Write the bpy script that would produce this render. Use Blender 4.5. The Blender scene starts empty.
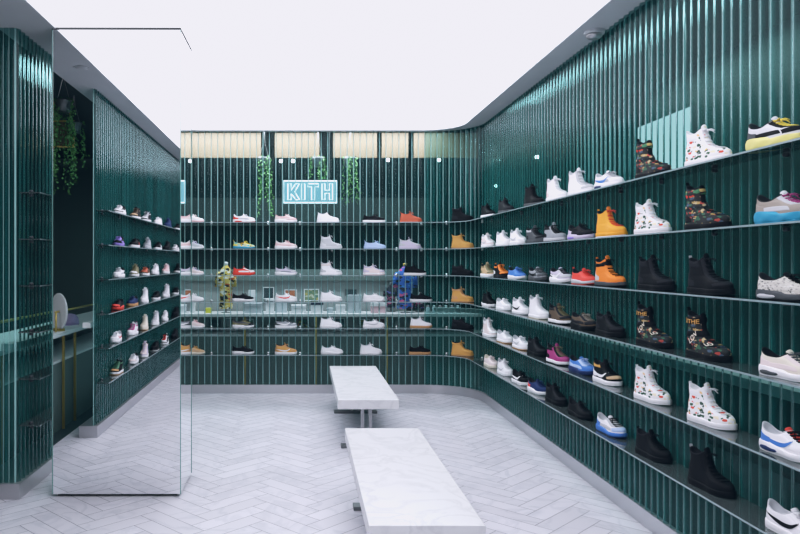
import bpy, bmesh, math, random
from mathutils import Vector, Matrix, noise as mnoise
random.seed(7)
PI = math.pi
scene = bpy.context.scene
COL = scene.collection

# ------------------------------------------------------------------ materials
def mat(name):
    m = bpy.data.materials.new(name); m.use_nodes = True
    m.node_tree.nodes.clear()
    return m, m.node_tree.nodes, m.node_tree.links

def principled(name, col, rough=.6, metal=0., bump=0., bscale=300., var=0., spec=.5, coat=0.):
    m, n, l = mat(name)
    o = n.new('ShaderNodeOutputMaterial'); b = n.new('ShaderNodeBsdfPrincipled')
    l.new(b.outputs[0], o.inputs[0])
    b.inputs['Base Color'].default_value = (*col, 1)
    b.inputs['Roughness'].default_value = rough
    b.inputs['Metallic'].default_value = metal
    b.inputs['Specular IOR Level'].default_value = spec
    b.inputs['Coat Weight'].default_value = coat
    if bump or var:
        tc = n.new('ShaderNodeTexCoord'); nt = n.new('ShaderNodeTexNoise')
        nt.inputs['Scale'].default_value = bscale; nt.inputs['Detail'].default_value = 3
        l.new(tc.outputs['Object'], nt.inputs['Vector'])
        if bump:
            bp = n.new('ShaderNodeBump'); bp.inputs['Strength'].default_value = bump
            bp.inputs['Distance'].default_value = .002
            l.new(nt.outputs[0], bp.inputs['Height']); l.new(bp.outputs[0], b.inputs['Normal'])
        if var:
            mx = n.new('ShaderNodeMix'); mx.data_type = 'RGBA'
            mx.inputs[6].default_value = (*[c*(1-var) for c in col], 1)
            mx.inputs[7].default_value = (*[min(1, c*(1+var)) for c in col], 1)
            l.new(nt.outputs[0], mx.inputs[0]); l.new(mx.outputs[2], b.inputs['Base Color'])
    return m

def emission(name, col, strength):
    m, n, l = mat(name)
    o = n.new('ShaderNodeOutputMaterial'); e = n.new('ShaderNodeEmission')
    e.inputs[0].default_value = (*col, 1); e.inputs[1].default_value = strength
    l.new(e.outputs[0], o.inputs[0]); return m

def ribbed_glass(name, tint, body, line, line_amt, body_amt, ior=3.6, boost=1.0):
    m, n, l = mat(name)
    o = n.new('ShaderNodeOutputMaterial')
    tr = n.new('ShaderNodeBsdfTransparent'); tr.inputs[0].default_value = (*tint, 1)
    df = n.new('ShaderNodeBsdfDiffuse'); df.inputs[0].default_value = (*body, 1)
    m1 = n.new('ShaderNodeMixShader'); m1.inputs[0].default_value = body_amt
    l.new(tr.outputs[0], m1.inputs[1]); l.new(df.outputs[0], m1.inputs[2])
    t2 = n.new('ShaderNodeAttribute'); t2.attribute_name = 'tone'   # every rib is cast a little darker or paler
    mt = n.new('ShaderNodeMix'); mt.data_type = 'RGBA'
    mt.inputs[6].default_value = (*[c*.55 for c in body], 1); mt.inputs[7].default_value = (*[c*1.5 for c in body], 1)
    l.new(t2.outputs['Fac'], mt.inputs[0])
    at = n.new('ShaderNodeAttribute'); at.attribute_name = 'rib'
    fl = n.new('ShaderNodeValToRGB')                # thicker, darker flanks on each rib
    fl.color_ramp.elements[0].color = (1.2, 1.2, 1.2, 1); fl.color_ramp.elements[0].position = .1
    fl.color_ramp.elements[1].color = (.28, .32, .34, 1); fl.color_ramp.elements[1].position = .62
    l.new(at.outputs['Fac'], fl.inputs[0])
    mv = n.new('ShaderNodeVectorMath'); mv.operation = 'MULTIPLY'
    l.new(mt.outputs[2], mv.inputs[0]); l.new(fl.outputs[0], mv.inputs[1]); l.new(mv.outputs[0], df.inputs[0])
    ramp = n.new('ShaderNodeMapRange')            # the thick milky joint between two ribs
    ramp.inputs[1].default_value = .76; ramp.inputs[2].default_value = 1.
    ramp.inputs[3].default_value = 0.; ramp.inputs[4].default_value = line_amt
    l.new(at.outputs['Fac'], ramp.inputs[0])
    ld = n.new('ShaderNodeBsdfDiffuse'); ld.inputs[0].default_value = (*line, 1)
    m2 = n.new('ShaderNodeMixShader')
    l.new(ramp.outputs[0], m2.inputs[0]); l.new(m1.outputs[0], m2.inputs[1]); l.new(ld.outputs[0], m2.inputs[2])
    fr = n.new('ShaderNodeLayerWeight'); fr.inputs['Blend'].default_value = .5      # Facing = 1 - cos
    pw = n.new('ShaderNodeMath'); pw.operation = 'POWER'; pw.inputs[1].default_value = ior
    l.new(fr.outputs['Facing'], pw.inputs[0])
    mul = n.new('ShaderNodeMath'); mul.operation = 'MULTIPLY_ADD'; mul.inputs[1].default_value = boost; mul.inputs[2].default_value = .014; mul.use_clamp = True
    l.new(pw.outputs[0], mul.inputs[0])
    gl = n.new('ShaderNodeBsdfGlossy'); gl.inputs['Roughness'].default_value = .10
    gl.inputs[0].default_value = (.78, .96, 1., 1)
    m3 = n.new('ShaderNodeMixShader')
    l.new(mul.outputs[0], m3.inputs[0]); l.new(m2.outputs[0], m3.inputs[1]); l.new(gl.outputs[0], m3.inputs[2])
    l.new(m3.outputs[0], o.inputs[0])
    return m

def clear_glass(name, tint, rough=.02, boost=1.2, body=None, body_amt=0.):
    m, n, l = mat(name)
    o = n.new('ShaderNodeOutputMaterial')
    tr = n.new('ShaderNodeBsdfTransparent'); tr.inputs[0].default_value = (*tint, 1)
    src = tr
    if body:
        df = n.new('ShaderNodeBsdfDiffuse'); df.inputs[0].default_value = (*body, 1)
        src = n.new('ShaderNodeMixShader'); src.inputs[0].default_value = body_amt
        l.new(tr.outputs[0], src.inputs[1]); l.new(df.outputs[0], src.inputs[2])
    gl = n.new('ShaderNodeBsdfGlossy'); gl.inputs['Roughness'].default_value = rough
    fr = n.new('ShaderNodeFresnel'); fr.inputs[0].default_value = 1.5
    mul = n.new('ShaderNodeMath'); mul.operation = 'MULTIPLY'; mul.inputs[1].default_value = boost; mul.use_clamp = True
    l.new(fr.outputs[0], mul.inputs[0])
    mx = n.new('ShaderNodeMixShader')
    l.new(mul.outputs[0], mx.inputs[0]); l.new(src.outputs[0], mx.inputs[1]); l.new(gl.outputs[0], mx.inputs[2])
    l.new(mx.outputs[0], o.inputs[0]); return m

def marble(name, base, vein, rough, scale, tile=False, vein_amt=.35):
    m, n, l = mat(name)
    o = n.new('ShaderNodeOutputMaterial'); b = n.new('ShaderNodeBsdfPrincipled')
    b.inputs['Roughness'].default_value = rough
    l.new(b.outputs[0], o.inputs[0])
    tc = n.new('ShaderNodeTexCoord')
    vec = tc.outputs['Object']
    if tile:
        at = n.new('ShaderNodeAttribute'); at.attribute_name = 'tone'
        cb = n.new('ShaderNodeCombineXYZ'); sc = n.new('ShaderNodeMath'); sc.operation = 'MULTIPLY'; sc.inputs[1].default_value = 37.
        l.new(at.outputs['Fac'], sc.inputs[0]); l.new(sc.outputs[0], cb.inputs[2])
        ad = n.new('ShaderNodeVectorMath'); ad.operation = 'ADD'
        l.new(vec, ad.inputs[0]); l.new(cb.outputs[0], ad.inputs[1]); vec = ad.outputs[0]
    n1 = n.new('ShaderNodeTexNoise'); n1.inputs['Scale'].default_value = scale; n1.inputs['Detail'].default_value = 6
    n1.inputs['Distortion'].default_value = 1.2
    l.new(vec, n1.inputs['Vector'])
    r1 = n.new('ShaderNodeValToRGB')
    r1.color_ramp.elements[0].position = .44; r1.color_ramp.elements[1].position = .5
    r1.color_ramp.elements[0].color = (0, 0, 0, 1); r1.color_ramp.elements[1].color = (1, 1, 1, 1)
    e = r1.color_ramp.elements.new(.56); e.color = (0, 0, 0, 1)
    l.new(n1.outputs[0], r1.inputs[0])
    n2 = n.new('ShaderNodeTexNoise'); n2.inputs['Scale'].default_value = scale*2.3; n2.inputs['Detail'].default_value = 5
    l.new(vec, n2.inputs['Vector'])
    ml = n.new('ShaderNodeMath'); ml.operation = 'MULTIPLY'; l.new(r1.outputs[0], ml.inputs[0]); l.new(n2.outputs[0], ml.inputs[1])
    m2 = n.new('ShaderNodeMath'); m2.operation = 'MULTIPLY'; m2.inputs[1].default_value = vein_amt*2; l.new(ml.outputs[0], m2.inputs[0])
    mx = n.new('ShaderNodeMix'); mx.data_type = 'RGBA'
    mx.inputs[6].default_value = (*base, 1); mx.inputs[7].default_value = (*vein, 1)
    l.new(m2.outputs[0], mx.inputs[0])
    outc = mx.outputs[2]
    if tile:
        mr = n.new('ShaderNodeMapRange'); mr.inputs[3].default_value = .91; mr.inputs[4].default_value = 1.05
        l.new(at.outputs['Fac'], mr.inputs[0])
        vm = n.new('ShaderNodeVectorMath'); vm.operation = 'SCALE'
        l.new(outc, vm.inputs[0]); l.new(mr.outputs[0], vm.inputs['Scale']); outc = vm.outputs[0]
    l.new(outc, b.inputs['Base Color'])
    return m

def floral(name, base, cols, scale, thr):
    """scattered leaf and petal print: voronoi blotches in several colours over a base"""
    m, n, l = mat(name)
    o = n.new('ShaderNodeOutputMaterial'); b = n.new('ShaderNodeBsdfPrincipled')
    b.inputs['Roughness'].default_value = .7; b.inputs['Specular IOR Level'].default_value = .25
    l.new(b.outputs[0], o.inputs[0])
    tc = n.new('ShaderNodeTexCoord')
    mp = n.new('ShaderNodeMapping'); mp.inputs['Scale'].default_value = (1, 1, 1.9); mp.inputs['Rotation'].default_value = (0, .6, 0)
    l.new(tc.outputs['Object'], mp.inputs[0])
    v = n.new('ShaderNodeTexVoronoi'); v.inputs['Scale'].default_value = scale
    nz = n.new('ShaderNodeTexNoise'); nz.inputs['Scale'].default_value = scale*1.3; nz.inputs['Detail'].default_value = 1
    l.new(tc.outputs['Object'], nz.inputs['Vector'])
    sb = n.new('ShaderNodeVectorMath'); sb.operation = 'MULTIPLY_ADD'; sb.inputs[1].default_value = (1.1/scale,)*3
    l.new(nz.outputs['Color'], sb.inputs[0]); l.new(mp.outputs[0], sb.inputs[2])
    l.new(sb.outputs[0], v.inputs['Vector'])
    lt = n.new('ShaderNodeMath'); lt.operation = 'LESS_THAN'; lt.inputs[1].default_value = thr
    l.new(v.outputs['Distance'], lt.inputs[0])
    sep = n.new('ShaderNodeSeparateColor'); l.new(v.outputs['Color'], sep.inputs[0])
    rp = n.new('ShaderNodeValToRGB'); rp.color_ramp.interpolation = 'CONSTANT'
    els = rp.color_ramp.elements
    els[0].color = (*cols[0], 1); els[0].position = 0; els[1].color = (*cols[1], 1); els[1].position = 1/len(cols)
    for i, c in enumerate(cols[2:]):
        e = els.new((i+2)/len(cols)); e.color = (*c, 1)
    l.new(sep.outputs[0], rp.inputs[0])
    mx = n.new('ShaderNodeMix'); mx.data_type = 'RGBA'; mx.inputs[6].default_value = (*base, 1)
    l.new(lt.outputs[0], mx.inputs[0]); l.new(rp.outputs[0], mx.inputs[7])
    l.new(mx.outputs[2], b.inputs['Base Color'])
    return m

CC = dict(white=(.80, .78, .82), cream=(.70, .63, .54), grey=(.26, .27, .30), lgrey=(.47, .47, .51), dgrey=(.07, .075, .085),
    black=(.0048, .0056, .0075), charcoal=(.012, .013, .017), tan=(.50, .33, .20), wheat=(.56, .29, .075), orange=(.80, .20, .02), amber=(.78, .32, .03),
    red=(.70, .05, .035), rust=(.50, .10, .05), pink=(.66, .42, .44), palepink=(.72, .60, .60), lilac=(.52, .46, .60), purple=(.28, .20, .62),
    blue=(.05, .17, .52), navy=(.02, .035, .11), ltblue=(.40, .50, .76), yellow=(.72, .55, .08), olive=(.16, .14, .07), brown=(.10, .07, .05),
    gum=(.52, .27, .12), magenta=(.32, .03, .16), teal=(.02, .25, .42), taupe=(.28, .24, .21), silver=(.6, .6, .64), lemon=(.70, .64, .22), green=(.05, .16, .09))
MC = {k: principled('shoe_'+k, c, .6, bump=.25, bscale=420, spec=.07 if k in ('black', 'charcoal', 'dgrey', 'navy', 'brown') else .35) for k, c in CC.items()}
MC['floral_white'] = floral('white_floral_print', (.80, .78, .80), [(.80, .50, .22), (.03, .07, .05), (.80, .70, .52), (.65, .08, .05), (.80, .70, .50), (.04, .10, .06)], 34, .44)
MC['floral_black'] = floral('black_floral_print', (.012, .013, .015), [(.38, .25, .09), (.03, .10, .06), (.42, .32, .19), (.35, .05, .04), (.05, .08, .13), (.012, .013, .015)], 38, .50)
MC['floral_red'] = floral('red_floral_band', (.02, .02, .02), [(.60, .05, .04), (.55, .38, .15), (.60, .05, .04), (.02, .02, .02), (.06, .2, .1)], 32, .6)
MC['camo'] = floral('multicolour_knit', (.60, .55, .25), [(.02, .02, .02), (.75, .45, .05), (.10, .50, .50), (.70, .12, .05), (.5, .6, .6)], 30, .6)
MC['snake'] = floral('grey_snake_print', (.55, .52, .48), [(.30, .28, .27), (.62, .60, .58), (.12, .12, .12), (.4, .38, .36)], 70, .42)

M = {}
M['floor'] = marble('marble_herringbone', (.63, .62, .68), (.38, .39, .45), .30, 2.6, tile=True, vein_amt=.35)
M['grout'] = principled('floor_grout', (.20, .20, .23), .8, var=.2, bscale=20)
M['bench'] = marble('bench_marble', (.68, .68, .70), (.40, .40, .43), .26, 3.0, vein_amt=.25)
M['steel'] = principled('brushed_steel', (.42, .42, .44), .38, .9, bump=.1, bscale=90)
M['steel_dk'] = principled('dark_steel', (.16, .17, .18), .42, .8, bump=.1, bscale=90)
M['base'] = principled('baseboard_steel', (.55, .54, .57), .33, .85, bump=.06, bscale=60)
M['soffit'] = principled('soffit_paint', (.60, .62, .66), .55, var=.04, bscale=4)
M['panel'] = emission('luminous_ceiling', (.97, .965, 1.0), 3.0)
M['mirror'] = principled('mirror_silver', (.93, .94, .95), 0.0, 1.0)
M['mirror_edge'] = principled('mirror_green_edge', (.12, .26, .24), .2)
M['dark'] = principled('dark_plinth', (.012, .014, .018), .5, var=.2, bscale=30)
M['glass_back'] = ribbed_glass('ribbed_glass_back', (.77, .87, .86), (.008, .075, .078), (.34, .58, .58), .85, .16)
M['glass_right'] = ribbed_glass('ribbed_glass_right', (.42, .70, .68), (.008, .105, .102), (.33, .60, .59), .88, .38)
M['glass_left'] = ribbed_glass('ribbed_glass_left', (.42, .70, .68), (.008, .105, .102), (.33, .60, .59), .88, .38)
M['shelf'] = clear_glass('shelf_glass', (.72, .86, .84), .03, 1.4, (.45, .58, .60), .10)
M['shelf_edge'] = principled('shelf_glass_edge', (.24, .31, .33), .2, 0, var=.1, bscale=8)
M['clip'] = principled('clip_chrome', (.75, .76, .78), .25, .7, bump=.05)
M['clip_dk'] = principled('clip_dark', (.05, .05, .06), .35, .7, bump=.05)
M['darkwall'] = principled('dark_green_wall', (.016, .040, .038), .7, var=.3, bscale=2)
M['deepwall'] = principled('deep_teal_wall', (.012, .030, .034), .7, var=.3, bscale=2)
M['greywall'] = principled('grey_green_panel', (.11, .15, .145), .6, var=.08, bscale=3)
M['bandgrey'] = principled('dark_grey_band', (.05, .075, .075), .6, var=.1, bscale=3)
M['midgrey'] = principled('pale_grey_panel', (.26, .285, .29), .6, var=.08, bscale=3)
M['beige'] = principled('beige_fascia', (.125, .085, .048), .6, var=.08, bscale=3)
M['counter'] = principled('white_counter', (.72, .74, .75), .4, var=.04, bscale=5)
M['brass'] = principled('brass', (.55, .40, .12), .35, .8, bump=.05)
M['box_white'] = principled('white_card', (.74, .74, .77), .6, var=.04, bscale=9)
M['box_grey'] = principled('pale_grey_card', (.48, .52, .56), .6, var=.04, bscale=9)
M['box_navy'] = principled('navy_card', (.02, .03, .06), .6, var=.1, bscale=9)
M['box_yellow'] = principled('yellow_card', (.62, .58, .06), .6, var=.1, bscale=9)
M['box_pink'] = principled('pink_card', (.60, .40, .44), .6, var=.1, bscale=9)
M['pic_orange'] = principled('orange_print', (.42, .13, .06), .6, var=.5, bscale=14)
M['pic_green'] = floral('green_gold_print', (.20, .25, .14), [(.4, .33, .1), (.1, .2, .15), (.5, .5, .4)], 14, .5)
M['pic_dark'] = principled('dark_print', (.03, .05, .06), .4, var=.5, bscale=12)
M['pic_multi'] = floral('bright_print', (.12, .12, .10), [(.6, .2, .1), (.5, .45, .1), (.1, .25, .15), (.5, .5, .5)], 16, .5)
M['shirt_yellow'] = floral('yellow_black_shirt', (.55, .42, .10), [(.02, .02, .02), (.02, .02, .02), (.70, .60, .30), (.45, .08, .03), (.75, .75, .7)], 15, .55)
M['shirt_blue'] = floral('blue_pink_shirt', (.04, .12, .45), [(.02, .02, .04), (.55, .10, .25), (.06, .25, .6), (.02, .02, .03)], 13, .5)
M['shirt_dark'] = floral('dark_pink_shirt', (.02, .02, .03), [(.45, .10, .22), (.03, .03, .05), (.1, .1, .3)], 15, .45)
M['shirt_pale'] = floral('pale_pink_shirt', (.55, .50, .52), [(.45, .14, .2), (.7, .68, .7), (.12, .12, .14)], 15, .45)
M['cloth_red'] = principled('dull_red_cloth', (.20, .05, .06), .85, var=.5, bscale=15)
M['cloth_dark'] = floral('dark_plaid_cloth', (.015, .017, .02), [(.05, .06, .07), (.01, .01, .01), (.1, .11, .12)], 12, .5)
M['lavender'] = principled('lavender_cloth', (.30, .24, .42), .85, var=.25, bscale=25)
M['leaf'] = principled('leaf_green', (.08, .24, .06), .6, var=.5, bscale=18)
M['neon'] = emission('neon_tube', (.82, 1., 1.0), 3.0)
M['neon_back'] = None
M['reflection_glow'] = emission('reflection_panel_glow', (.9, .98, 1.), 1.5)  # glow that imitates a bright reflection on the right glass
M['bulb'] = emission('spot_lens', (1., .98, .9), 18.)

mm, nn, ll = mat('neon_backing')
_o = nn.new('ShaderNodeOutputMaterial'); _p = nn.new('ShaderNodeBsdfPrincipled')
_p.inputs['Base Color'].default_value = (.16, .34, .42, 1); _p.inputs['Roughness'].default_value = .3
_p.inputs['Emission Color'].default_value = (.25, .55, .68, 1); _p.inputs['Emission Strength'].default_value = .25
ll.new(_p.outputs[0], _o.inputs[0]); M['neon_back'] = mm

# ------------------------------------------------------------------ mesh helpers
def link(name, me, m, parent=None, smooth=False):
    if smooth:
        me.polygons.foreach_set('use_smooth', [True]*len(me.polygons))
    o = bpy.data.objects.new(name, me); COL.objects.link(o)
    if m is not None: me.materials.append(m)
    if parent is not None: o.parent = parent
    return o

def from_bm(name, bm, m, parent=None, smooth=False):
    bmesh.ops.recalc_face_normals(bm, faces=bm.faces)
    me = bpy.data.meshes.new(name); bm.to_mesh(me); bm.free()
    return link(name, me, m, parent, smooth)

def box(bm, x0, x1, y0, y1, z0, z1, bev=0.):
    v = [bm.verts.new((x, y, z)) for x in (x0, x1) for y in (y0, y1) for z in (z0, z1)]
    fs = [bm.faces.new([v[i] for i in q]) for q in ((0, 1, 3, 2), (4, 6, 7, 5), (0, 4, 5, 1), (2, 3, 7, 6), (0, 2, 6, 4), (1, 5, 7, 3))]
    if bev:
        es = list({e for f in fs for e in f.edges})
        bmesh.ops.bevel(bm, geom=es, offset=bev, segments=2, affect='EDGES', profile=.5)

def tube(bm, pts, r, seg=8, closed=False, caps=True):
    pts = [Vector(p) for p in pts]; n = len(pts); rings = []
    rs = r if isinstance(r, (list, tuple)) else [r]*n
    for i, p in enumerate(pts):
        if closed: t = pts[(i+1) % n]-pts[i-1]
        else: t = pts[min(i+1, n-1)]-pts[max(i-1, 0)]
        t.normalize()
        up = Vector((0, 0, 1)) if abs(t.z) < .9 else Vector((1, 0, 0))
        a = t.cross(up).normalized(); b = t.cross(a)
        rings.append([bm.verts.new(p+(a*math.cos(2*PI*k/seg)+b*math.sin(2*PI*k/seg))*rs[i]) for k in range(seg)])
    for i in range(n if closed else n-1):
        A, B = rings[i], rings[(i+1) % n]
        for k in range(seg):
            bm.faces.new((A[k], A[(k+1) % seg], B[(k+1) % seg], B[k]))
    if caps and not closed:
        bm.faces.new(rings[0][::-1]); bm.faces.new(rings[-1])

def lathe(bm, prof, c, seg=20, axis='z'):
    rings = []
    for r, h in prof:
        ring = []
        for k in range(seg):
            a = 2*PI*k/seg
            p = (r*math.cos(a), r*math.sin(a), h)
            if axis == 'x': p = (p[2], p[0], p[1])
            if axis == 'y': p = (p[0], p[2], p[1])
            ring.append(bm.verts.new((c[0]+p[0], c[1]+p[1], c[2]+p[2])))
        rings.append(ring)
    for A, B in zip(rings, rings[1:]):
        for k in range(seg): bm.faces.new((A[k], A[(k+1) % seg], B[(k+1) % seg], B[k]))
    bm.faces.new(rings[0][::-1]); bm.faces.new(rings[-1])

def tag(o, label, cat, group=None):
    o['label'] = label; o['category'] = cat
    if group: o['group'] = group
    return o

def empty(name, loc, rz=0, label=None, cat=None, group=None):
    o = bpy.data.objects.new(name, None); COL.objects.link(o)
    o.empty_display_size = .05
    o.location = loc; o.rotation_euler = (0, 0, rz)
    if label: tag(o, label, cat, group)
    return o

def structure(o):
    o['kind'] = 'structure'; return o

# ------------------------------------------------------------------ layout (metres; camera stands at the origin, eye height E)
F, E = 730., 1.77
YB = 9.86          # back glass
XR = 2.31          # right glass
XL = -2.17         # far left glass
XN = -2.12         # near left glass
RC = .68           # rounded corner
ZC = E+1.757       # soffit underside
LEV = [E+d for d in (.527, .1757, -.1757, -.527, -.8785, -1.230)]
Y0 = -3.2          # behind the camera
YA = 5.48          # far left glass starts here
YN = 3.60          # near left glass ends here

def path_pts(x_from, y_to, step, off=0.):
    """plan path: along the back glass, round the corner, along the right glass; off moves it into the room"""
    out = []
    L1 = (XR-RC)-x_from; La = RC*PI/2; L2 = (YB-RC)-y_to
    tot = L1+La+L2; n = int(round(tot/step))
    for i in range(n+1):
        s = tot*i/n
        out.append(path_at(x_from, s, off))
    return out

def path_at(x_from, s, off=0.):
    L1 = (XR-RC)-x_from; La = RC*PI/2
    if s <= L1: p = (x_from+s, YB); nrm = (0, -1)
    elif s <= L1+La:
        a = (s-L1)/RC
        p = (XR-RC+RC*math.sin(a), YB-RC+RC*math.cos(a)); nrm = (-math.sin(a), -math.cos(a))
    else: p = (XR, YB-RC-(s-L1-La)); nrm = (-1, 0)
    return (p[0]+nrm[0]*off, p[1]+nrm[1]*off, nrm)

PROF = [(p, math.sin(PI*p)) for p in (0., .03, .08, .15, .24, .34, .44, .56, .66, .76, .85, .92, .97)]
def ribbed(name, fn, length, z0, z1, pitch, depth, m):
    n = max(1, round(length/pitch)); pt = length/n
    bm = bmesh.new(); rib = []
    rows = []; tone = []
    for i in range(n):
        tn = random.random()
        for p, h in PROF:
            tone += [tn, tn]
            x, y, nr = fn((i+p)*pt)
            rows.append((x+nr[0]*h*depth, y+nr[1]*h*depth, 1-min(p, 1-p)*2))
    x, y, nr = fn(length); rows.append((x, y, 1.)); tone += [.5, .5]
    vs = []
    for x, y, r in rows:
        vs.append((bm.verts.new((x, y, z0)), bm.verts.new((x, y, z1)))); rib += [r, r]
    for a, b in zip(vs, vs[1:]): bm.faces.new((a[0], b[0], b[1], a[1]))
    me = bpy.data.meshes.new(name); bm.to_mesh(me); bm.free()
    at = me.attributes.new('rib', 'FLOAT', 'POINT'); at.data.foreach_set('value', rib)
    at = me.attributes.new('tone', 'FLOAT', 'POINT'); at.data.foreach_set('value', tone)
    return structure(link(name, me, m, None, True))

def strip(bm, pts_in, pts_out, z0, z1):
    """a slab between two plan polylines"""
    n = len(pts_in)
    V = [[bm.verts.new((p[0], p[1], z)) for p in pp for z in (z0, z1)] for pp in (pts_in, pts_out)]
    A, B = V
    for i in range(n-1):
        a0, a1, a2, a3 = A[2*i], A[2*i+1], A[2*i+2], A[2*i+3]
        b0, b1, b2, b3 = B[2*i], B[2*i+1], B[2*i+2], B[2*i+3]
        bm.faces.new((a0, a2, a3, a1)); bm.faces.new((b0, b1, b3, b2))
        bm.faces.new((a1, a3, b3, b1)); bm.faces.new((a0, b0, b2, a2))
    bm.faces.new((A[0], A[1], B[1], B[0])); bm.faces.new((A[-2], B[-2], B[-1], A[-1]))

# ------------------------------------------------------------------ floor
def build_floor():
    L, W, g = .544, .136, .0022
    bm = bmesh.new(); tl = bm.faces.layers.float.new('tone')
    c, s = math.cos(PI/4), math.sin(PI/4)
    v = [bm.verts.new(p) for p in ((-2.45, Y0, -.003), (2.33, Y0, -.003), (2.33, YB+.02, -.003), (-2.45, YB+.02, -.003))]
    bm.faces.new(v).material_index = 1
    def tile(a0, b0, wa, wb):
        q = [(a0+g, b0+g), (a0+wa-g, b0+g), (a0+wa-g, b0+wb-g), (a0+g, b0+wb-g)]
        pts = [(a*c-b*s, a*s+b*c) for a, b in q]
        cx = sum(p[0] for p in pts)/4; cy = sum(p[1] for p in pts)/4
        if max(p[0] for p in pts)+.11 < -2.4 or min(p[0] for p in pts)+.11 > 2.3 or min(p[1] for p in pts) > YB or cy < Y0: return
        bm.faces.new([bm.verts.new((x+.11, y, 0)) for x, y in pts])[tl] = random.random()
    for i in range(-60, 130):
        for j in range(-14, 14):
            a, b = i*W+j*L, i*W-j*L
            tile(a, b, L, W); tile(a+L, b+W-L, W, L)
    for co, no in (((2.305, 0, 0), (1, 0, 0)), ((-2.4, 0, 0), (-1, 0, 0)), ((0, YB, 0), (0, 1, 0))):
        bmesh.ops.bisect_plane(bm, geom=bm.verts[:]+bm.edges[:]+bm.faces[:], plane_co=co, plane_no=no, clear_outer=True)
    me = bpy.data.meshes.new('floor'); bm.to_mesh(me); bm.free()
    o = link('floor', me, M['floor']); me.materials.append(M['grout'])
    for p in me.polygons: p.use_smooth = False
    return structure(o)
build_floor()
bm = bmesh.new(); box(bm, -6, 6, Y0-.2, 13.2, -.12, -.02)
structure(from_bm('floor', bm, M['deepwall']))

# ------------------------------------------------------------------ glass walls
LXB = -2.30
S_right = (XR-RC-LXB)+RC*PI/2
S_tot = S_right+(YB-RC-Y0)
ribbed('wall_back', lambda s: path_at(LXB, s), XR-RC-LXB, .10, ZC, .0865, .028, M['glass_back'])
ribbed('wall_right', lambda s: path_at(LXB, s+XR-RC-LXB), S_tot-(XR-RC-LXB), .10, ZC, .082, .030, M['glass_right'])
ribbed('wall_left', lambda s: (XL, YA+s, (1, 0)), YB-YA-.02, .10, ZC, .082, .030, M['glass_left'])
ribbed('wall_left', lambda s: (XN, Y0+s, (1, 0)), YN-Y0, .10, ZC, .082, .030, M['glass_left'])
ribbed('wall_left', lambda s: (XL-.30+s, YA, (0, -1)), .30, .10, ZC, .042, .010, M['glass_left'])

# baseboards
n_pts = path_pts(LXB, Y0, .05)
bm = bmesh.new()
strip(bm, path_pts(LXB, Y0, .05, 0.0), path_pts(LXB, Y0, .05, .035), 0, .115)
structure(from_bm('baseboard_back', bm, M['base']))
bm = bmesh.new(); box(bm, XL-.30, XL+.05, YA-.04, YB-.04, 0, .115); structure(from_bm('baseboard_left', bm, M['base']))
bm = bmesh.new(); box(bm, XN-.13, XN+.055, Y0, YN+.04, 0, .115); structure(from_bm('baseboard_left', bm, M['base']))

# ceiling: a luminous stretch panel inside a grey soffit ring
def rounded_rect(x0, x1, y0, y1, r):
    pts = []
    for cx, cy, a0 in ((x1-r, y0+r, -PI/2), (x1-r, y1-r, 0), (x0+r, y1-r, PI/2), (x0+r, y0+r, PI)):
        for k in range(13): pts.append((cx+r*math.cos(a0+PI/2*k/12), cy+r*math.sin(a0+PI/2*k/12)))
    return pts
inner = rounded_rect(-1.87, 2.06, Y0+.3, 9.75, .5)
outer = [(p[0], p[1]) for p in path_pts(LXB, Y0, .06, -.01)] + [(LXB, Y0)]
bm = bmesh.new()
def loop(pts, z):
    vs = [bm.verts.new((x, y, z)) for x, y in pts]
    return vs, [bm.edges.new((vs[i], vs[(i+1) % len(vs)])) for i in range(len(vs))]
vi, ei = loop(inner, ZC); vo, eo = loop(outer, ZC)
bmesh.ops.triangle_fill(bm, edges=ei+eo, use_beauty=True)
r = bmesh.ops.extrude_face_region(bm, geom=list(bm.faces))
for v in [g for g in r['geom'] if isinstance(g, bmesh.types.BMVert)]: v.co.z += .03
structure(from_bm('trim_1', bm, M['soffit']))
bm = bmesh.new()
vs = [bm.verts.new((x, y, ZC+.012)) for x, y in rounded_rect(-1.88, 2.07, Y0+.29, 9.76, .5)]
bm.faces.new(vs[::-1])
me = bpy.data.meshes.new('ceiling'); bm.to_mesh(me); bm.free()
structure(link('ceiling', me, M['panel']))
bm = bmesh.new(); box(bm, -6, 6, Y0-.2, 13.2, ZC+.25, ZC+.35); structure(from_bm('ceiling', bm, M['deepwall']))

# outer shell behind the glass
bm = bmesh.new(); box(bm, -6, 6, 12.6, 12.75, -.02, ZC+.25); structure(from_bm('wall_far', bm, M['deepwall']))
bm = bmesh.new(); box(bm, 4.0, 4.15, Y0, 12.6, -.02, ZC+.25); structure(from_bm('wall_far_right', bm, M['darkwall']))
bm = bmesh.new(); box(bm, -5.2, -5.05, Y0, 12.6, -.02, ZC+.25); structure(from_bm('wall_far_left', bm, M['darkwall']))
bm = bmesh.new(); box(bm, -5.05, 4.0, Y0-.15, Y0, -.02, ZC+.25); structure(from_bm('wall_front', bm, M['greywall']))
# beige fascia with gaps, seen through the top of the back glass
for a, b in ((-2.0, -.62), (-.42, .22), (.42, 1.05), (1.12, 1.5), (1.58, 2.5)):
    bm = bmesh.new(); box(bm, a, b, 10.5, 10.54, E+1.50, ZC+.1); structure(from_bm('trim_2', bm, M['beige']))
bm = bmesh.new(); box(bm, -2.2, 2.0, 11.6, 11.65, E+.58, E+1.02); structure(from_bm('trim_3', bm, M['bandgrey']))

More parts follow.
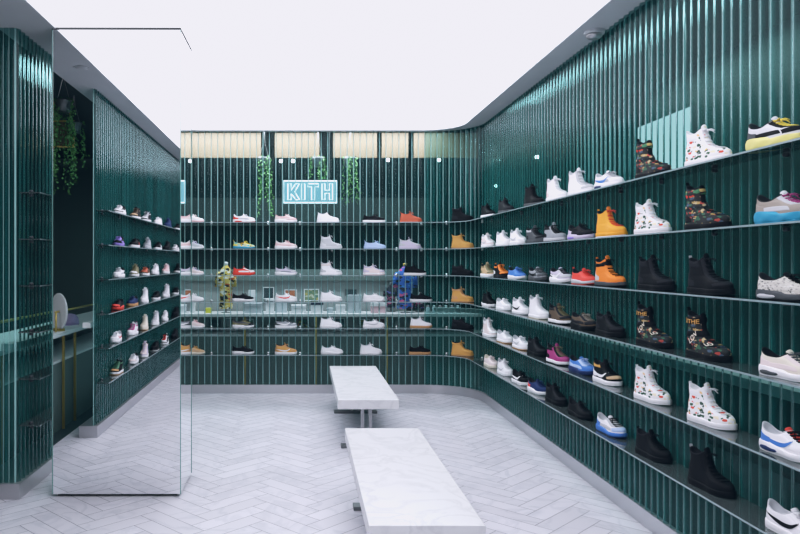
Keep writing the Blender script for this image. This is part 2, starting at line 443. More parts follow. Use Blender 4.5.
# ------------------------------------------------------------------ mirrored column
CX0, CX1, CY0, CY1 = -1.895, -.932, 5.50, 6.05
col = empty('mirrored_column', ((CX0+CX1)/2, (CY0+CY1)/2, 0), math.radians(.25), 'tall square column clad in mirror reflecting shoe shelves and floor', 'column')
cw, cd = (CX1-CX0)/2, (CY1-CY0)/2
bm = bmesh.new(); box(bm, -cw+.03, cw-.03, -cd+.03, cd-.03, 0, .03); box(bm, -cw+.012, cw-.012, -cd+.012, cd-.012, .02, ZC-.01)
from_bm('core', bm, M['dark'], col)
for nm, (a, b, c_, d) in (('front_mirror', (-cw, cw, -cd, -cd+.01)), ('rear_mirror', (-cw, cw, cd-.01, cd)),
                          ('side_mirror', (cw-.01, cw, -cd+.0105, cd-.0105)), ('side_mirror', (-cw, -cw+.01, -cd+.0105, cd-.0105))):
    bm = bmesh.new(); box(bm, a, b, c_, d, .022, ZC-.008); from_bm(nm, bm, M['mirror'], col)
bm = bmesh.new(); box(bm, -cw-.004, cw+.004, -cd-.004, cd+.004, ZC-.008, ZC+.011); from_bm('shadow_gap_band', bm, M['dark'], col)  # dark band stands in for the shadow gap under the ceiling
for x in (cw, -cw):
    for y in (-cd, cd):
        bm = bmesh.new(); box(bm, x-.003, x+.003, y-.003, y+.003, .022, ZC-.008); from_bm('mirror_edge', bm, M['mirror_edge'], col)

# ------------------------------------------------------------------ benches
def bench(y0, y1, peds, label):
    x0, x1, zt = .318, .89, .48
    t = empty('bench', ((x0+x1)/2, (y0+y1)/2, 0), 0, label, 'bench', 'marble benches')
    cx, cy = (x0+x1)/2, (y0+y1)/2
    bm = bmesh.new(); box(bm, x0-cx, x1-cx, y0-cy, y1-cy, zt-.088, zt, .004); from_bm('seat_slab', bm, M['bench'], t)
    for p in peds:
        bm = bmesh.new(); box(bm, x0+.035-cx, x1-.035-cx, p-.05-cy, p+.05-cy, 0, .028, .003); bb = from_bm('foot_bar', bm, M['steel_dk'], t)
        for dx in (-.045, .03):
            bm = bmesh.new(); box(bm, dx-.014, dx+.014, p-.035-cy, p+.035-cy, .028, zt-.088, .002); from_bm('leg', bm, M['steel'], t)
    bm = bmesh.new(); box(bm, -.06, .045, y0+.25-cy, y1-.25-cy, zt-.108, zt-.088); from_bm('under_beam', bm, M['steel_dk'], t)
    return t
bench(3.575, 5.67, (4.02, 5.24), 'near white marble bench on steel feet, closest to the camera')
bench(6.83, 9.06, (6.98, 8.57), 'far white marble bench on steel legs, close to the back wall')

# ------------------------------------------------------------------ detectors on the soffit
def dome(name, x, y, r, h, label, cat, m):
    t = empty(name, (x, y, ZC), 0, label, cat)
    bm = bmesh.new(); lathe(bm, [(r, 0), (r, -h*.35), (r*.93, -h*.42)], (0, 0, 0), 24); from_bm('base', bm, M['soffit'], t, False)
    bm = bmesh.new(); lathe(bm, [(r*.8, -h*.42), (r*.76, -h*.7), (r*.55, -h*.92), (r*.2, -h)], (0, 0, 0), 24); from_bm('lens' if h > .04 else 'cover', bm, m, t, True)
dome('smoke_detector', 2.206, 5.55, .075, .065, 'round grey smoke detector dome on the right ceiling edge', 'detector', M['steel'])
dome('ceiling_speaker', 2.225, 8.07, .07, .018, 'small flat disc on the ceiling edge near the back corner', 'speaker', M['soffit'])
dome('ceiling_speaker', -2.0, 4.40, .07, .018, 'small flat disc on the left ceiling edge, seen in the mirror', 'speaker', M['soffit'])

# ------------------------------------------------------------------ glass shelves with clips
LW = ['top', 'second', 'third', 'fourth', 'fifth', 'bottom']
SX0 = -1.95
L1 = XR-RC-SX0; LA = RC*PI/2
clips_back = [(px-304)*9.78/F for px in (183, 211, 268, 300, 332, 365, 397, 422)]
def clip(bm, x, y, z, nx, ny):
    # small round stand-off clamp: a puck under the glass and one above it
    lathe(bm, [(.013, -.030), (.016, -.026), (.016, -.0105)], (x, y, z), 12)
    lathe(bm, [(.016, .0005), (.016, .012), (.010, .020)], (x, y, z), 12)
def shelf(i, s0, s1, step, label, clips, cm):
    z = LEV[i]
    n = max(1, int((s1-s0)/step))
    ss = [s0+(s1-s0)*k/n for k in range(n+1)]
    a = [path_at(SX0, s, .018) for s in ss]; b = [path_at(SX0, s, .212) for s in ss]; c = [path_at(SX0, s, .2145) for s in ss]
    bm = bmesh.new(); strip(bm, a, b, z-.009, z)
    o = from_bm('glass_shelf', bm, M['shelf']); tag(o, label, 'shelf', 'glass shoe shelves')
    bm = bmesh.new(); strip(bm, b, c, z-.009, z); from_bm('polished_edge', bm, M['shelf_edge'], o)
    for cs in clips:
        x, y, nr = path_at(SX0, cs, .030)
        bm = bmesh.new(); clip(bm, x, y, z, *nr); from_bm('clip', bm, cm, o, True)
for i in range(6):
    shelf(i, 0, L1-.004, .5, f'{LW[i]} straight glass shelf on the back wall', [x-SX0 for x in clips_back], M['clip'])
    shelf(i, L1+.002, L1+LA-.002, .05, f'{LW[i]} curved glass shelf in the rounded back corner', [L1+.3, L1+LA-.12], M['clip'])
    shelf(i, L1+LA+.004, L1+LA+YB-RC-1.2, .5, f'{LW[i]} long glass shelf on the right wall', [L1+LA+.33+.6*k for k in range(13)], M['clip_dk'])
    for (XL_, dp, ya, yb, lab) in ((XL, .18, YA+.02, YB-.25, 'on the left wall behind the mirrored column'), (XN, .15, -1.9, YN-.03, 'on the near left wall, seen in the mirror')):
        z = LEV[i]
        bm = bmesh.new(); box(bm, XL_+.018, XL_+dp, ya, yb, z-.009, z)
        o = from_bm('glass_shelf', bm, M['shelf']); tag(o, f'{LW[i]} glass shelf {lab}', 'shelf', 'glass shoe shelves')
        bm = bmesh.new(); box(bm, XL_+dp, XL_+dp+.003, ya, yb, z-.009, z); from_bm('polished_edge', bm, M['shelf_edge'], o)
        k = 0
        while ya+.06+.75*k < yb:
            bm = bmesh.new(); clip(bm, XL_+.10 if k == 0 else XL_+.03, ya+.04+.75*k, z, 1, 0); from_bm('clip', bm, M['clip_dk'], o, True); k += 1

# ------------------------------------------------------------------ shoes
SL = .292
HW = [(-.5, .031), (-.42, .036), (-.2, .036), (0, .039), (.2, .049), (.33, .049), (.44, .041), (.5, .032)]
def interp(tab, x):
    if x <= tab[0][0]: return tab[0][1]
    for (a, b), (c, d) in zip(tab, tab[1:]):
        if x <= c: t = (x-a)/(c-a); t = t*t*(3-2*t)*.5+t*.5; return b+(d-b)*t
    return tab[-1][1]
def spring(xn, amt):
    t = max(0, (xn-.2)/.3); return amt*t*t

class Last:
    """surface of a shoe upper: horizontal slices (z, heel x, toe x, width), heel and throat raised at the collar"""
    def __init__(self, sl, heel, throat, dip, kstart, toe=.012):
        self.sl, self.heel, self.throat, self.dip, self.k0, self.toe = sl, heel, throat, dip, kstart, toe
        self.n = len(sl)-1
    def par(self, s):
        s = max(0, min(self.n, s)); i = min(int(s), self.n-1); t = s-i
        A, B = self.sl[i], self.sl[i+1]
        P = self.sl[i-1] if i else A; Q = self.sl[i+2] if i+2 <= self.n else B
        out = []
        for p, a, b, q in zip(P, A, B, Q):
            out.append(.5*(2*a+(b-p)*t+(2*p-5*a+4*b-q)*t*t+(3*a-p-3*b+q)*t**3))
        return out
    def tilt(self, s, u):
        k = max(0, (s-self.k0)/(self.n-self.k0)); k = k*k
        h = self.heel*max(0, -u)**3+self.throat*max(0, u)**2-self.dip*(1-u*u)
        return k*h
    def pt(self, s, th, off=0.):
        p = self._pt(s, th)
        if off:
            e = .03
            a = self._pt(min(self.n, s+e), th)-self._pt(max(0, s-e), th)
            b = self._pt(s, th+e)-self._pt(s, th-e)
            nr = b.cross(a)
            if nr.length > 1e-9: p = p+nr.normalized()*off
        return p
    def _pt(self, s, th):
        z, xb, xf, w = self.par(s)
        u = math.cos(th); xn = xb+(xf-xb)*(u+1)/2
        y = interp(HW, xn)*w*math.sqrt(max(0, 1-u**4))
        if math.sin(th) < 0: y = -y
        return Vector((xn*SL, y, z+self.tilt(s, u)+spring(xn, self.toe)))
    def s_of_z(self, z):
        for i in range(self.n):
            a, b = self.sl[i][0], self.sl[i+1][0]
            if z <= b: return i+max(0, (z-a)/(b-a))
        return self.n
    def side(self, xn, z, sgn, off):
        s = self.s_of_z(z-spring(xn, self.toe)); _, xb, xf, w = self.par(s)
        u = max(-.98, min(.98, (xn-xb)/(xf-xb)*2-1)); th = math.acos(u)
        return self.pt(s, sgn*th, off)

def mk(bm_fn):
    bm = bmesh.new(); bm_fn(bm)
    bmesh.ops.remove_doubles(bm, verts=bm.verts, dist=1e-5)
    bmesh.ops.recalc_face_normals(bm, faces=bm.faces)
    me = bpy.data.meshes.new('shoe_part'); bm.to_mesh(me); bm.free()
    me.polygons.foreach_set('use_smooth', [True]*len(me.polygons))
    me.materials.append(MC['white'])
    return me

def grid(bm, f, nu, nv, close_v=False):
    V = [[bm.verts.new(f(i/nu, j/nv)) for j in range(nv if close_v else nv+1)] for i in range(nu+1)]
    for i in range(nu):
        for j in range(nv):
            j2 = (j+1) % nv if close_v else j+1
            bm.faces.new((V[i][j], V[i+1][j], V[i+1][j2], V[i][j2]))
    return V

def upper_bm(la):
    def f(bm):
        R = la.n*3; N = 36
        V = grid(bm, lambda a, b: la.pt(a*la.n, 2*PI*b), R, N, True)
        bm.faces.new(V[0])
    return f
def lining_bm(la, depth=.03):
    def f(bm):
        top = [la.pt(la.n, 2*PI*k/36) for k in range(36)]
        c = sum(top, Vector())/36
        rings = []
        for q, dz, e in ((1.0, .0, 0), (1.0, .0035, .0), (.93, .004, 0), (.86, -.004, 0), (.80, -depth, 0)):
            rings.append([bm.verts.new((c.x+(p.x-c.x)*q, c.y+(p.y-c.y)*q, p.z+dz)) for p in top])
        for A, B in zip(rings, rings[1:]):
            for k in range(36): bm.faces.new((A[k], A[(k+1) % 36], B[(k+1) % 36], B[k]))
        bm.faces.new(rings[-1])
    return f
def patch_bm(la, s0, s1, t0, t1, off=.0018, mirror=False, nu=10, nv=10):
    """raised panel; s0, s1 may be functions of the position along the panel"""
    def f(bm):
        for sg in ((1, -1) if mirror else (1,)):
            def g(a, b):
                th = t0+(t1-t0)*b
                A = s0(b) if callable(s0) else s0; B = s1(b) if callable(s1) else s1
                edge = min(a, 1-a, b, 1-b)
                return la.pt(A+(B-A)*a, sg*th, off if edge > 1e-6 else .0001)
            grid(bm, g, nu, nv)
    return f
def sole_bm(h_heel, h_toe, out=.005, z0=0., wavy=0., toe=.012, lug=0., flare=0., xs=1.0):
    def hs(xn): return h_toe+(h_heel-h_toe)*(1-max(0, min(1, (xn+.35)/.6)))
    def f(bm):
        N = 60
        rings = []
        lev = [(0, .93), (.06, .985), (.3, 1.015), (.65, 1.01+flare), (.93, 1.0), (1.0, .975)]
        for t, q in lev:
            ring = []
            for k in range(N):
                th = 2*PI*k/N; u = math.cos(th); xn = .503*u
                y = (interp(HW, xn)+out)*math.sqrt(max(0, 1-u**4))*q*(1 if math.sin(th) >= 0 else -1)
                wv = wavy*math.sin(th*9)*math.sin(PI*t)
                if lug and t < .2: wv -= lug*(k % 4 > 1)
                y += wv*(1 if y > 0 else -1)
                z = z0+t*(hs(xn)-z0)+spring(xn, toe)
                if wavy and t > .8: z += wavy*1.2*math.sin(th*5)
                ring.append(bm.verts.new((xn*SL*(.985 if t < .05 else 1.0)*xs+(out*.6+wv)*u, y, z)))
            rings.append(ring)
        for A, B in zip(rings, rings[1:]):
            for k in range(N): bm.faces.new((A[k], A[(k+1) % N], B[(k+1) % N], B[k]))
        bm.faces.new(rings[0][::-1]); bm.faces.new(rings[-1])
    return f
def air_bm(h, out=.005):
    def f(bm):
        for sg in (1, -1):
            def g(a, b):
                xn = -.46+.40*b; u = xn/.503
                y = (interp(HW, xn)+out+.0022)*math.sqrt(max(0, 1-u**4))*1.015
                k = math.sin(PI*b)**.4
                return Vector((xn*SL, sg*(y-(.003 if a in (0, 1) or b in (0, 1) else 0)), h*(.45+(a-.5)*.52*k)))
            grid(bm, g, 4, 14)
    return f
def swoosh_bm(la, sg, z0=.040, z1=.082, x0=-.44, x1=.20):
    def bez(P, t):
        P = [Vector(p) for p in P]
        while len(P) > 1: P = [a.lerp(b, t) for a, b in zip(P, P[1:])]
        return P[0]
    dz = z1-z0; dx = x1-x0
    lo = [(x0, z0+dz*.62), (x0+dx*.45, z0-dz*.12), (x0+dx*.72, z0-dz*.45), (x1-dx*.02, z0+dz*.25), (x1, z1)]
    up = [(x0, z0+dz*.68), (x0+dx*.45, z0+dz*.40), (x0+dx*.72, z0+dz*.12), (x1-dx*.12, z0+dz*.45), (x1, z1)]
    def f(bm):
        def g(a, b):
            p = bez(lo, b).lerp(bez(up, b), a)
            return la.side(p.x, p.y, sg, .0026)
        grid(bm, g, 3, 18)
    return f
def laces_bm(la, s0, s1, n, half=.40, r=.0026, bow=True):
    def f(bm):
        for i in range(n):
            s = s0+(s1-s0)*i/(n-1)
            for d in (1, -1):
                pts = [la.pt(min(la.n, s+.18*d*(k/3)), .0+half*(k/3), .0045-.0004*abs(k)) for k in range(-3, 4)]
                tube(bm, pts, r, 6)
        if bow:
            p = la.pt(s1, 0, .008)
            for sg in (1, -1):
                tube(bm, [p, p+Vector((.012, sg*.014, .003)), p+Vector((.020, sg*.028, -.004)), p+Vector((.012, sg*.026, -.006)), p+Vector((.002, sg*.004, -.001))], r*.9, 6)
                tube(bm, [p, p+Vector((.018, sg*.012, -.004)), p+Vector((.030, sg*.020, -.018))], r*.8, 6)
    return f
def tongue_bm(la, s0, ext=.022, half=.34, lean=-.25):
    def f(bm):
        n = 10
        def base(a, b):
            return la.pt(s0+(la.n-s0)*a, -half+2*half*b, .0012)
        e0 = la.pt(la.n, 0); e1 = la.pt(la.n-.6, 0); d = (e0-e1).normalized(); d = Vector((d.x*.5+lean*.3, 0, d.z)).normalized()
        def g(a, b):
            if a <= .7: return base(a/.7, b)
            t = (a-.7)/.3
            p = base(1, b)
            rnd = 1-.30*t*(abs(b-.5)*2)**3
            return p+d*ext*t*rnd+Vector((-.003*t, 0, 0))
        V = grid(bm, g, n, 10)
        V2 = grid(bm, lambda a, b: g(a, b)+Vector((-.005, 0, -.003)), n, 10)
        for i in range(n):
            for j in (0, 10): bm.faces.new((V[i][j], V[i+1][j], V2[i+1][j], V2[i][j]))
        for j in range(10): bm.faces.new((V[n][j], V[n][j+1], V2[n][j+1], V2[n][j]))
    return f
def pull_bm(la, size=.016):
    def f(bm):
        p = la.pt(la.n, PI); N = 12
        for w in (-.006, .006):
            pass
        rings = []
        for k in range(N+1):
            a = PI*k/N
            c = p+Vector((-.004-size*.35*math.sin(a), 0, -.012+.012*2*k/N*.5+size*1.1*math.sin(a)))
            rings.append([bm.verts.new(c+Vector((0, w, 0))) for w in (-.007, .007)])
        for A, B in zip(rings, rings[1:]): bm.faces.new((A[0], A[1], B[1], B[0]))
        r2 = [[bm.verts.new(v.co+Vector((.002, 0, .002))) for v in R] for R in rings]
        for A, B in zip(r2, r2[1:]): bm.faces.new((A[0], B[0], B[1], A[1]))
    return f
def strap_bm(la, s0, s1):
    def f(bm): grid(bm, lambda a, b: la.pt(s0+(s1-s0)*a+.25*math.cos(2*PI*b), 2*PI*b, .004 if 0 < a < 1 else .0005), 4, 40, True)
    return f
def text_bm(la, txt, th0, th1, za, zb, sz):
    """lettering wrapped on the side of the shoe facing the room"""
    cu = bpy.data.curves.new('t', 'FONT'); cu.body = txt; cu.size = 1; cu.offset = .018
    ob = bpy.data.objects.new('t', cu); COL.objects.link(ob)
    bpy.context.view_layer.update()
    me = ob.evaluated_get(bpy.context.evaluated_depsgraph_get()).to_mesh()
    vs = [v.co.copy() for v in me.vertices]; fs = [list(p.vertices) for p in me.polygons]
    bpy.data.objects.remove(ob)
    x0 = min(v.x for v in vs); x1 = max(v.x for v in vs); y0 = min(v.y for v in vs); y1 = max(v.y for v in vs)
    def f(bm):
        V = []
        for v in vs:
            a = (v.x-x0)/(x1-x0); b = (v.y-y0)/(y1-y0)
            th = th0+(th1-th0)*a; z = za+(zb-za)*a+sz*(b-.5)
            V.append(bm.verts.new(la.pt(la.s_of_z(z), th, .0075)))
        for q in fs:
            try: bm.faces.new([V[i] for i in q])
            except ValueError: pass
        bmesh.ops.subdivide_edges(bm, edges=[e for e in bm.edges if e.calc_length() > .02], cuts=1)
    return f

LOWB = [(.018, -.487, .488, .99), (.032, -.492, .488, 1.0), (.044, -.492, .472, .985), (.054, -.488, .435, .96), (.061, -.484, .375, .94),
        (.067, -.480, .295, .92), (.074, -.476, .215, .90), (.082, -.470, .145, .87), (.090, -.466, .080, .84)]
SLIM = [(.018, -.487, .488, .97), (.030, -.492, .485, .98), (.040, -.490, .460, .96), (.048, -.486, .415, .93), (.055, -.482, .345, .90),
        (.061, -.478, .260, .88), (.069, -.474, .180, .85), (.077, -.470, .115, .82), (.085, -.468, .070, .79)]
L_low = Last(LOWB+[(.098, -.464, .025, .80)], .012, .006, .022, 6)
L_slim = Last(SLIM+[(.090, -.466, .040, .76)], .018, .010, .018, 6)
L_mid = Last([(z, a, b+(.012 if z > .06 else 0), w) for z, a, b, w in LOWB]+[(.099, -.462, .045, .81), (.111, -.456, .008, .78), (.124, -.458, -.028, .77)], .008, .014, .014, 9)
L_high = Last([(z, a, b+(.02 if z > .06 else 0), w) for z, a, b, w in LOWB]+[(.101, -.458, .055, .83), (.116, -.448, .022, .80), (.133, -.442, -.010, .78), (.150, -.446, -.040, .77), (.166, -.456, -.062, .78)], .010, .016, .012, 10)
BOOT = [(.020, -.487, .490, 1.02), (.036, -.492, .490, 1.04), (.050, -.492, .478, 1.03), (.062, -.490, .448, 1.01), (.071, -.486, .395, .99),
        (.078, -.482, .320, .97), (.085, -.478, .225, .95), (.094, -.472, .130, .93)]
L_boot = Last(BOOT+[(.106, -.466, .065, .90), (.122, -.460, .020, .88), (.140, -.456, -.010, .87), (.158, -.460, -.025, .88), (.176, -.466, -.030, .91)], .004, .012, .010, 10)
L_sock = Last([(z, a, b+(.014 if z > .06 else 0), w) for z, a, b, w in LOWB]+[(.100, -.462, .020, .82), (.118, -.454, -.030, .77), (.140, -.448, -.070, .74), (.165, -.446, -.090, .73), (.190, -.448, -.098, .74), (.205, -.450, -.100, .76)], .020, .004, .006, 11)
L_chunk = Last([(z+.010 if z > .02 else z, a, b, w*1.04) for z, a, b, w in LOWB]+[(.112, -.462, .025, .86)], .014, .008, .022, 6)

def kit(la, kind):
    P = {}
    P['upper'] = mk(upper_bm(la)); P['lining'] = mk(lining_bm(la))
    top = la.n
    if kind in ('runner', 'chunky'):
        dz = .010 if kind == 'chunky' else 0
        P['sole'] = mk(sole_bm(.042+dz, .026+dz, .0055, .005, .0016 if kind == 'runner' else .003, flare=.015))
        P['outsole'] = mk(sole_bm(.010, .010, .004, 0., lug=.0025 if kind == 'chunky' else 0))
        P['air_cushion'] = mk(air_bm(.036+dz, .0065))
        P['toe_cap'] = mk(patch_bm(la, lambda b: 1.2, lambda b: 3.1+.9*math.sin(PI*b), -.95, .95))
        P['heel_counter'] = mk(patch_bm(la, lambda b: 1.4, lambda b: 4.2+3.6*math.sin(PI*b)**1.5, PI-1.15, PI+1.15))
        P['side_panel'] = mk(patch_bm(la, lambda b: 1.6, lambda b: 3.4+.4*math.sin(PI*b), 1.0, 2.1, .0012, True))
    elif kind == 'slim':
        P['sole'] = mk(sole_bm(.036, .022, .005, .004, flare=.012)); P['outsole'] = mk(sole_bm(.007, .007, .0035, 0.))
        P['heel_counter'] = mk(patch_bm(la, lambda b: 1.8, lambda b: 3.6+2.0*math.sin(PI*b)**1.5, PI-1.0, PI+1.0))
    elif kind == 'boot':
        P['sole'] = mk(sole_bm(.036, .030, .007, .014, toe=.006)); P['outsole'] = mk(sole_bm(.016, .015, .0065, 0., toe=.006, lug=.003))
        P['heel_counter'] = mk(patch_bm(la, lambda b: 1.0, lambda b: 4.6+2.2*math.sin(PI*b), PI-1.2, PI+1.2))
        P['collar_pad'] = mk(patch_bm(la, top-1.6, top-.15, .75, 2*PI-.75, .005, False, 6, 30))
    else:
        P['sole'] = mk(sole_bm(.032, .027, .005, .005, toe=.007)); P['outsole'] = mk(sole_bm(.008, .008, .0045, 0., toe=.007))
        P['toe_cap'] = mk(patch_bm(la, lambda b: 1.5, lambda b: 2.8+1.2*math.sin(PI*b), -1.0, 1.0))
        P['heel_counter'] = mk(patch_bm(la, lambda b: 1.4, lambda b: 4.4+(top-6)*math.sin(PI*b)**1.5, PI-1.1, PI+1.1))
        if kind != 'sock': P['collar_panel'] = mk(patch_bm(la, top-2.2 if top > 10 else top-1.2, top-.12, 1.1, 2*PI-1.1, .0016, False, 6, 30))
    s0 = 4.3 if kind != 'boot' else 5.2
    if kind != 'sock':
        P['eyestay'] = mk(patch_bm(la, lambda b: s0-.3, lambda b: top-.1, .30, .78 if kind != 'slim' else .62, .0022, True))
        P['laces'] = mk(laces_bm(la, s0+.4, top-.5, 7 if top > 10 else 5, .42))
        P['tongue'] = mk(tongue_bm(la, s0, .019 if kind in ('high', 'mid', 'boot') else .016))
    else:
        P['laces'] = mk(laces_bm(la, s0+.3, s0+3.8, 4, .36, bow=False))
        P['tongue'] = mk(tongue_bm(la, s0, .012))
        P['strap'] = mk(strap_bm(la, 9.2, 10.6))
        P['collar_band'] = mk(strap_bm(la, 12.0, 13.4))
        P['instep_strap'] = mk(patch_bm(la, 4.8, 6.6, -1.3, 1.3, .004))
        P['lettering'] = mk(text_bm(la, 'KITHE', -2.75, -.55, .178, .178, .021))
        P['strap_lettering'] = mk(text_bm(la, 'LON', -2.05, -1.05, .078, .122, .024))
        P['toe_lettering'] = mk(text_bm(la, 'LO', -.95, -.35, .0695, .0745, .010))
    if kind in ('court', 'runner', 'mid', 'high'):
        for sg in (1, -1): P['side_stripe%d' % sg] = mk(swoosh_bm(la, sg))
    if kind in ('high', 'sock', 'boot', 'mid', 'slim'):
        P['pull_tab'] = mk(pull_bm(la, .022 if kind == 'sock' else .015))
    if kind == 'high': P['strap'] = mk(strap_bm(la, 10.6, 12.2))
    return P
KIT = {'runner': kit(L_low, 'runner'), 'court': kit(L_low, 'court'), 'slim': kit(L_slim, 'slim'), 'mid': kit(L_mid, 'mid'),
       'high': kit(L_high, 'high'), 'boot': kit(L_boot, 'boot'), 'sock': kit(L_sock, 'sock'), 'chunky': kit(L_chunk, 'chunky')}

SHORT = dict(side_panel='pan', toe_cap='toe', heel_counter='heel', eyestay='pan', collar_pad='pan', collar_panel='col', strap='strap', collar_band='band',
             instep_strap='strap', upper='up', sole='sole', outsole='out', lining='lin', tongue='ton', laces='lace', air_cushion='air', pull_tab='tab',
             lettering='gold', strap_lettering='text', toe_lettering='text')
PROTO = {}
for k, P in KIT.items():                        # one of each kind, built with its parts; every shoe below is a copy of it
    PROTO[k] = [(('side_stripe' if n.startswith('side_stripe') else n), bpy.data.objects.new('side_stripe' if n.startswith('side_stripe') else n, me)) for n, me in P.items()]

def S(kind, look, up, **c): return (kind, look, up, c)
LABELS = set()
def put(spec, loc, rz, where, group, sc=1.):
    kind, look, up, c = spec
    label = f'{look}, {where}'
    assert label not in LABELS, label
    LABELS.add(label)
    assert 4 <= len(label.split()) <= 16, (len(label.split()), label)
    name = {'boot': 'boot', 'high': 'high_top_sneaker', 'sock': 'high_top_sneaker', 'mid': 'mid_top_sneaker'}.get(kind, 'low_sneaker')
    root = empty(name, loc, rz, label, 'boot' if kind == 'boot' else 'sneaker', group)
    root.scale = (sc, sc, sc)
    pan = c.get('pan', up); sole = c.get('sole', 'white')
    D = dict(up=up, pan=pan, toe=c.get('toe', pan), heel=c.get('heel', pan), col=c.get('col', pan), sole=sole, out=c.get('out', sole), lin=c.get('lin', 'charcoal' if up not in ('white', 'palepink', 'cream') else 'lgrey'),
             ton=c.get('ton', up), lace=c.get('lace', pan), air=c.get('air', sole), tab=c.get('tab', pan), strap=c.get('strap', None), band=c.get('band', 'black'),
             gold=c.get('gold', None), text=c.get('text', None))
    for pn, proto in PROTO[kind]:
        if pn == 'side_stripe':
            cn = c.get('stripe', None)
        else: cn = D[SHORT[pn]]
        if cn is None: continue
        if pn in ('toe_cap',) and cn == up: continue
        if pn == 'side_panel' and c.get('pan') is None: continue
        if pn == 'collar_panel' and cn == up: continue
        if pn == 'air_cushion' and cn == sole: continue
        o = proto.copy(); COL.objects.link(o); o.name = pn; o.parent = root
        o.material_slots[0].link = 'OBJECT'; o.material_slots[0].material = MC[cn]
    return root

# ---- right wall: pixel column of each shoe on its shelf gives its distance
def right_row(i, items):
    for px, spec in items:
        d = 2.196*F/(px-304)
        rz = -PI/2+math.radians(random.uniform(7, 12))
        put(spec, (2.196, d, LEV[i]), rz, f'{LW[i]} shelf, right wall', f'sneakers on the {LW[i]} shelf of the right wall', SCALE.get((i, px), 1.12))
SCALE = {}
fl_w = dict(toe='floral_white', heel='floral_white', pan='white', sole='white', lace='white', col='white', lin='white')
right_row(0, [
    (488, S('mid', 'black mid-top with white sole nearest the corner', 'black')),
    (506, S('mid', 'plain charcoal mid-top, second from the corner', 'charcoal', sole='dgrey')),
    (534, S('high', 'black high-top with red-pink heel sole', 'black', sole='dgrey', out='red', heel='charcoal')),
    (557, S('high', 'white high-top with red heel edge', 'white', pan='white', heel='palepink', out='rust')),
    (581, S('high', 'white high-top with small heel pull loop', 'white', pan='lgrey', col='white', heel='white')),
    (609, S('runner', 'white bulky low runner with navy midsole stripe', 'white', pan='lgrey', sole='white', air='navy', toe='white', heel='white', stripe='blue')),
    (653, S('sock', 'black floral sock-top with red ankle band', 'floral_black', sole='black', strap='floral_black', band='floral_red', ton='black', tab='black', heel='black', toe='floral_black')),
    (708, S('high', 'white floral print high-top on thick white sole', 'floral_white', **{**fl_w, 'toe': 'floral_white'})),
    (776, S('chunky', 'black and silver chunky runner with yellow sole', 'silver', pan='black', sole='lemon', out='yellow', toe='black', heel='dgrey', lace='yellow', ton='silver', air='lemon')),
])
right_row(1, [
    (488, S('mid', 'pale grey mid-top nearest the corner', 'palepink', pan='white', stripe='lgrey')),
    (504, S('mid', 'all-white mid-top, second from the corner', 'white')),
    (518, S('mid', 'white mid-top beside a charcoal sneaker', 'white', pan='white', stripe='lgrey')),
    (536, S('mid', 'charcoal mid-top with pale collar', 'dgrey', pan='charcoal', col='lgrey', sole='dgrey')),
    (555, S('mid', 'grey and black mid-top with white midsole', 'grey', pan='black', sole='lgrey', out='black', toe='grey')),
    (581, S('runner', 'black runner on lavender midsole', 'black', pan='charcoal', sole='lilac', heel='lilac', air='purple')),
    (611, S('high', 'amber orange high-top with red laces', 'amber', pan='amber', sole='amber', out='white', lace='red', ton='orange')),
    (652, S('high', 'white floral print high-top on thick white sole', 'floral_white', **fl_w)),
    (707, S('sock', 'black floral sock-top with red ankle band', 'floral_black', sole='black', strap='floral_black', band='floral_red', ton='black', tab='black', heel='black')),
    (785, S('chunky', 'taupe grey chunky trail runner on bright blue sole', 'taupe', pan='lgrey', sole='teal', out='teal', toe='taupe', heel='taupe', lace='magenta', ton='white', air='teal')),
])
right_row(2, [
    (488, S('mid', 'olive tan mid-top with white sole', 'tan', pan='olive', sole='white')),
    (501, S('mid', 'black mid-top with orange and white patches', 'black', pan='orange', heel='white', sole='charcoal')),
    (517, S('slim', 'royal blue knit low-top with white sole', 'blue', pan='blue')),
    (538, S('runner', 'slate grey runner with dark sole', 'grey', pan='dgrey', sole='dgrey', stripe='black')),
    (561, S('runner', 'lilac grey runner with white sole and black trim', 'lilac', pan='lgrey', toe='lgrey', heel='black', lace='black', stripe='white')),
    (584, S('slim', 'bright red knit low-top', 'red', pan='red', sole='lgrey', out='red', lace='red')),
    (610, S('high', 'orange high-top with black ankle strap', 'orange', pan='orange', sole='dgrey', out='black', strap='black', heel='lgrey', lace='black')),
    (656, S('high', 'all-black high-top in front of the orange one', 'black', pan='charcoal', sole='black')),
    (710, S('high', 'all-black high-top beside the snake print runner', 'black', pan='charcoal', sole='black', tab='lgrey')),
    (788, S('runner', 'grey snake print runner with black laces', 'snake', pan='snake', sole='dgrey', out='black', lace='black', ton='black', heel='snake', air='lgrey', toe='snake')),
])
right_row(3, [
    (489, S('mid', 'black mid-top with bright white sole', 'black')),
    (504, S('court', 'plain white low-top, second from the corner', 'white')),
    (521, S('mid', 'white mid-top with black side mark', 'white', stripe='black', out='lgrey')),
    (539, S('high', 'plain white high-top', 'white', out='cream', strap=None)),
    (560, S('mid', 'dark brown mid-top with olive laces and white sole', 'brown', pan='charcoal', lace='olive', sole='white', out='black')),
    (584, S('runner', 'dark brown low runner with grey laces', 'brown', pan='charcoal', sole='black', lace='taupe')),
    (610, S('mid', 'all-black mid-top on the fourth glass', 'black', pan='charcoal', sole='black')),
    (654, S('sock', 'black sock-top lettered in gold, farther of two', 'floral_black', sole='black', strap='black', band='black', gold='wheat', text='cream', heel='black', tab='black', ton='black')),
    (708, S('sock', 'black sock-top lettered in gold, nearer of two', 'floral_black', sole='black', strap='black', band='black', gold='wheat', text='cream', heel='black', tab='black', ton='black')),
    (791, S('runner', 'off-white layered runner with thin dark laces', 'cream', pan='palepink', toe='cream', sole='white', lace='dgrey', heel='palepink', air='dgrey', lin='black')),
])
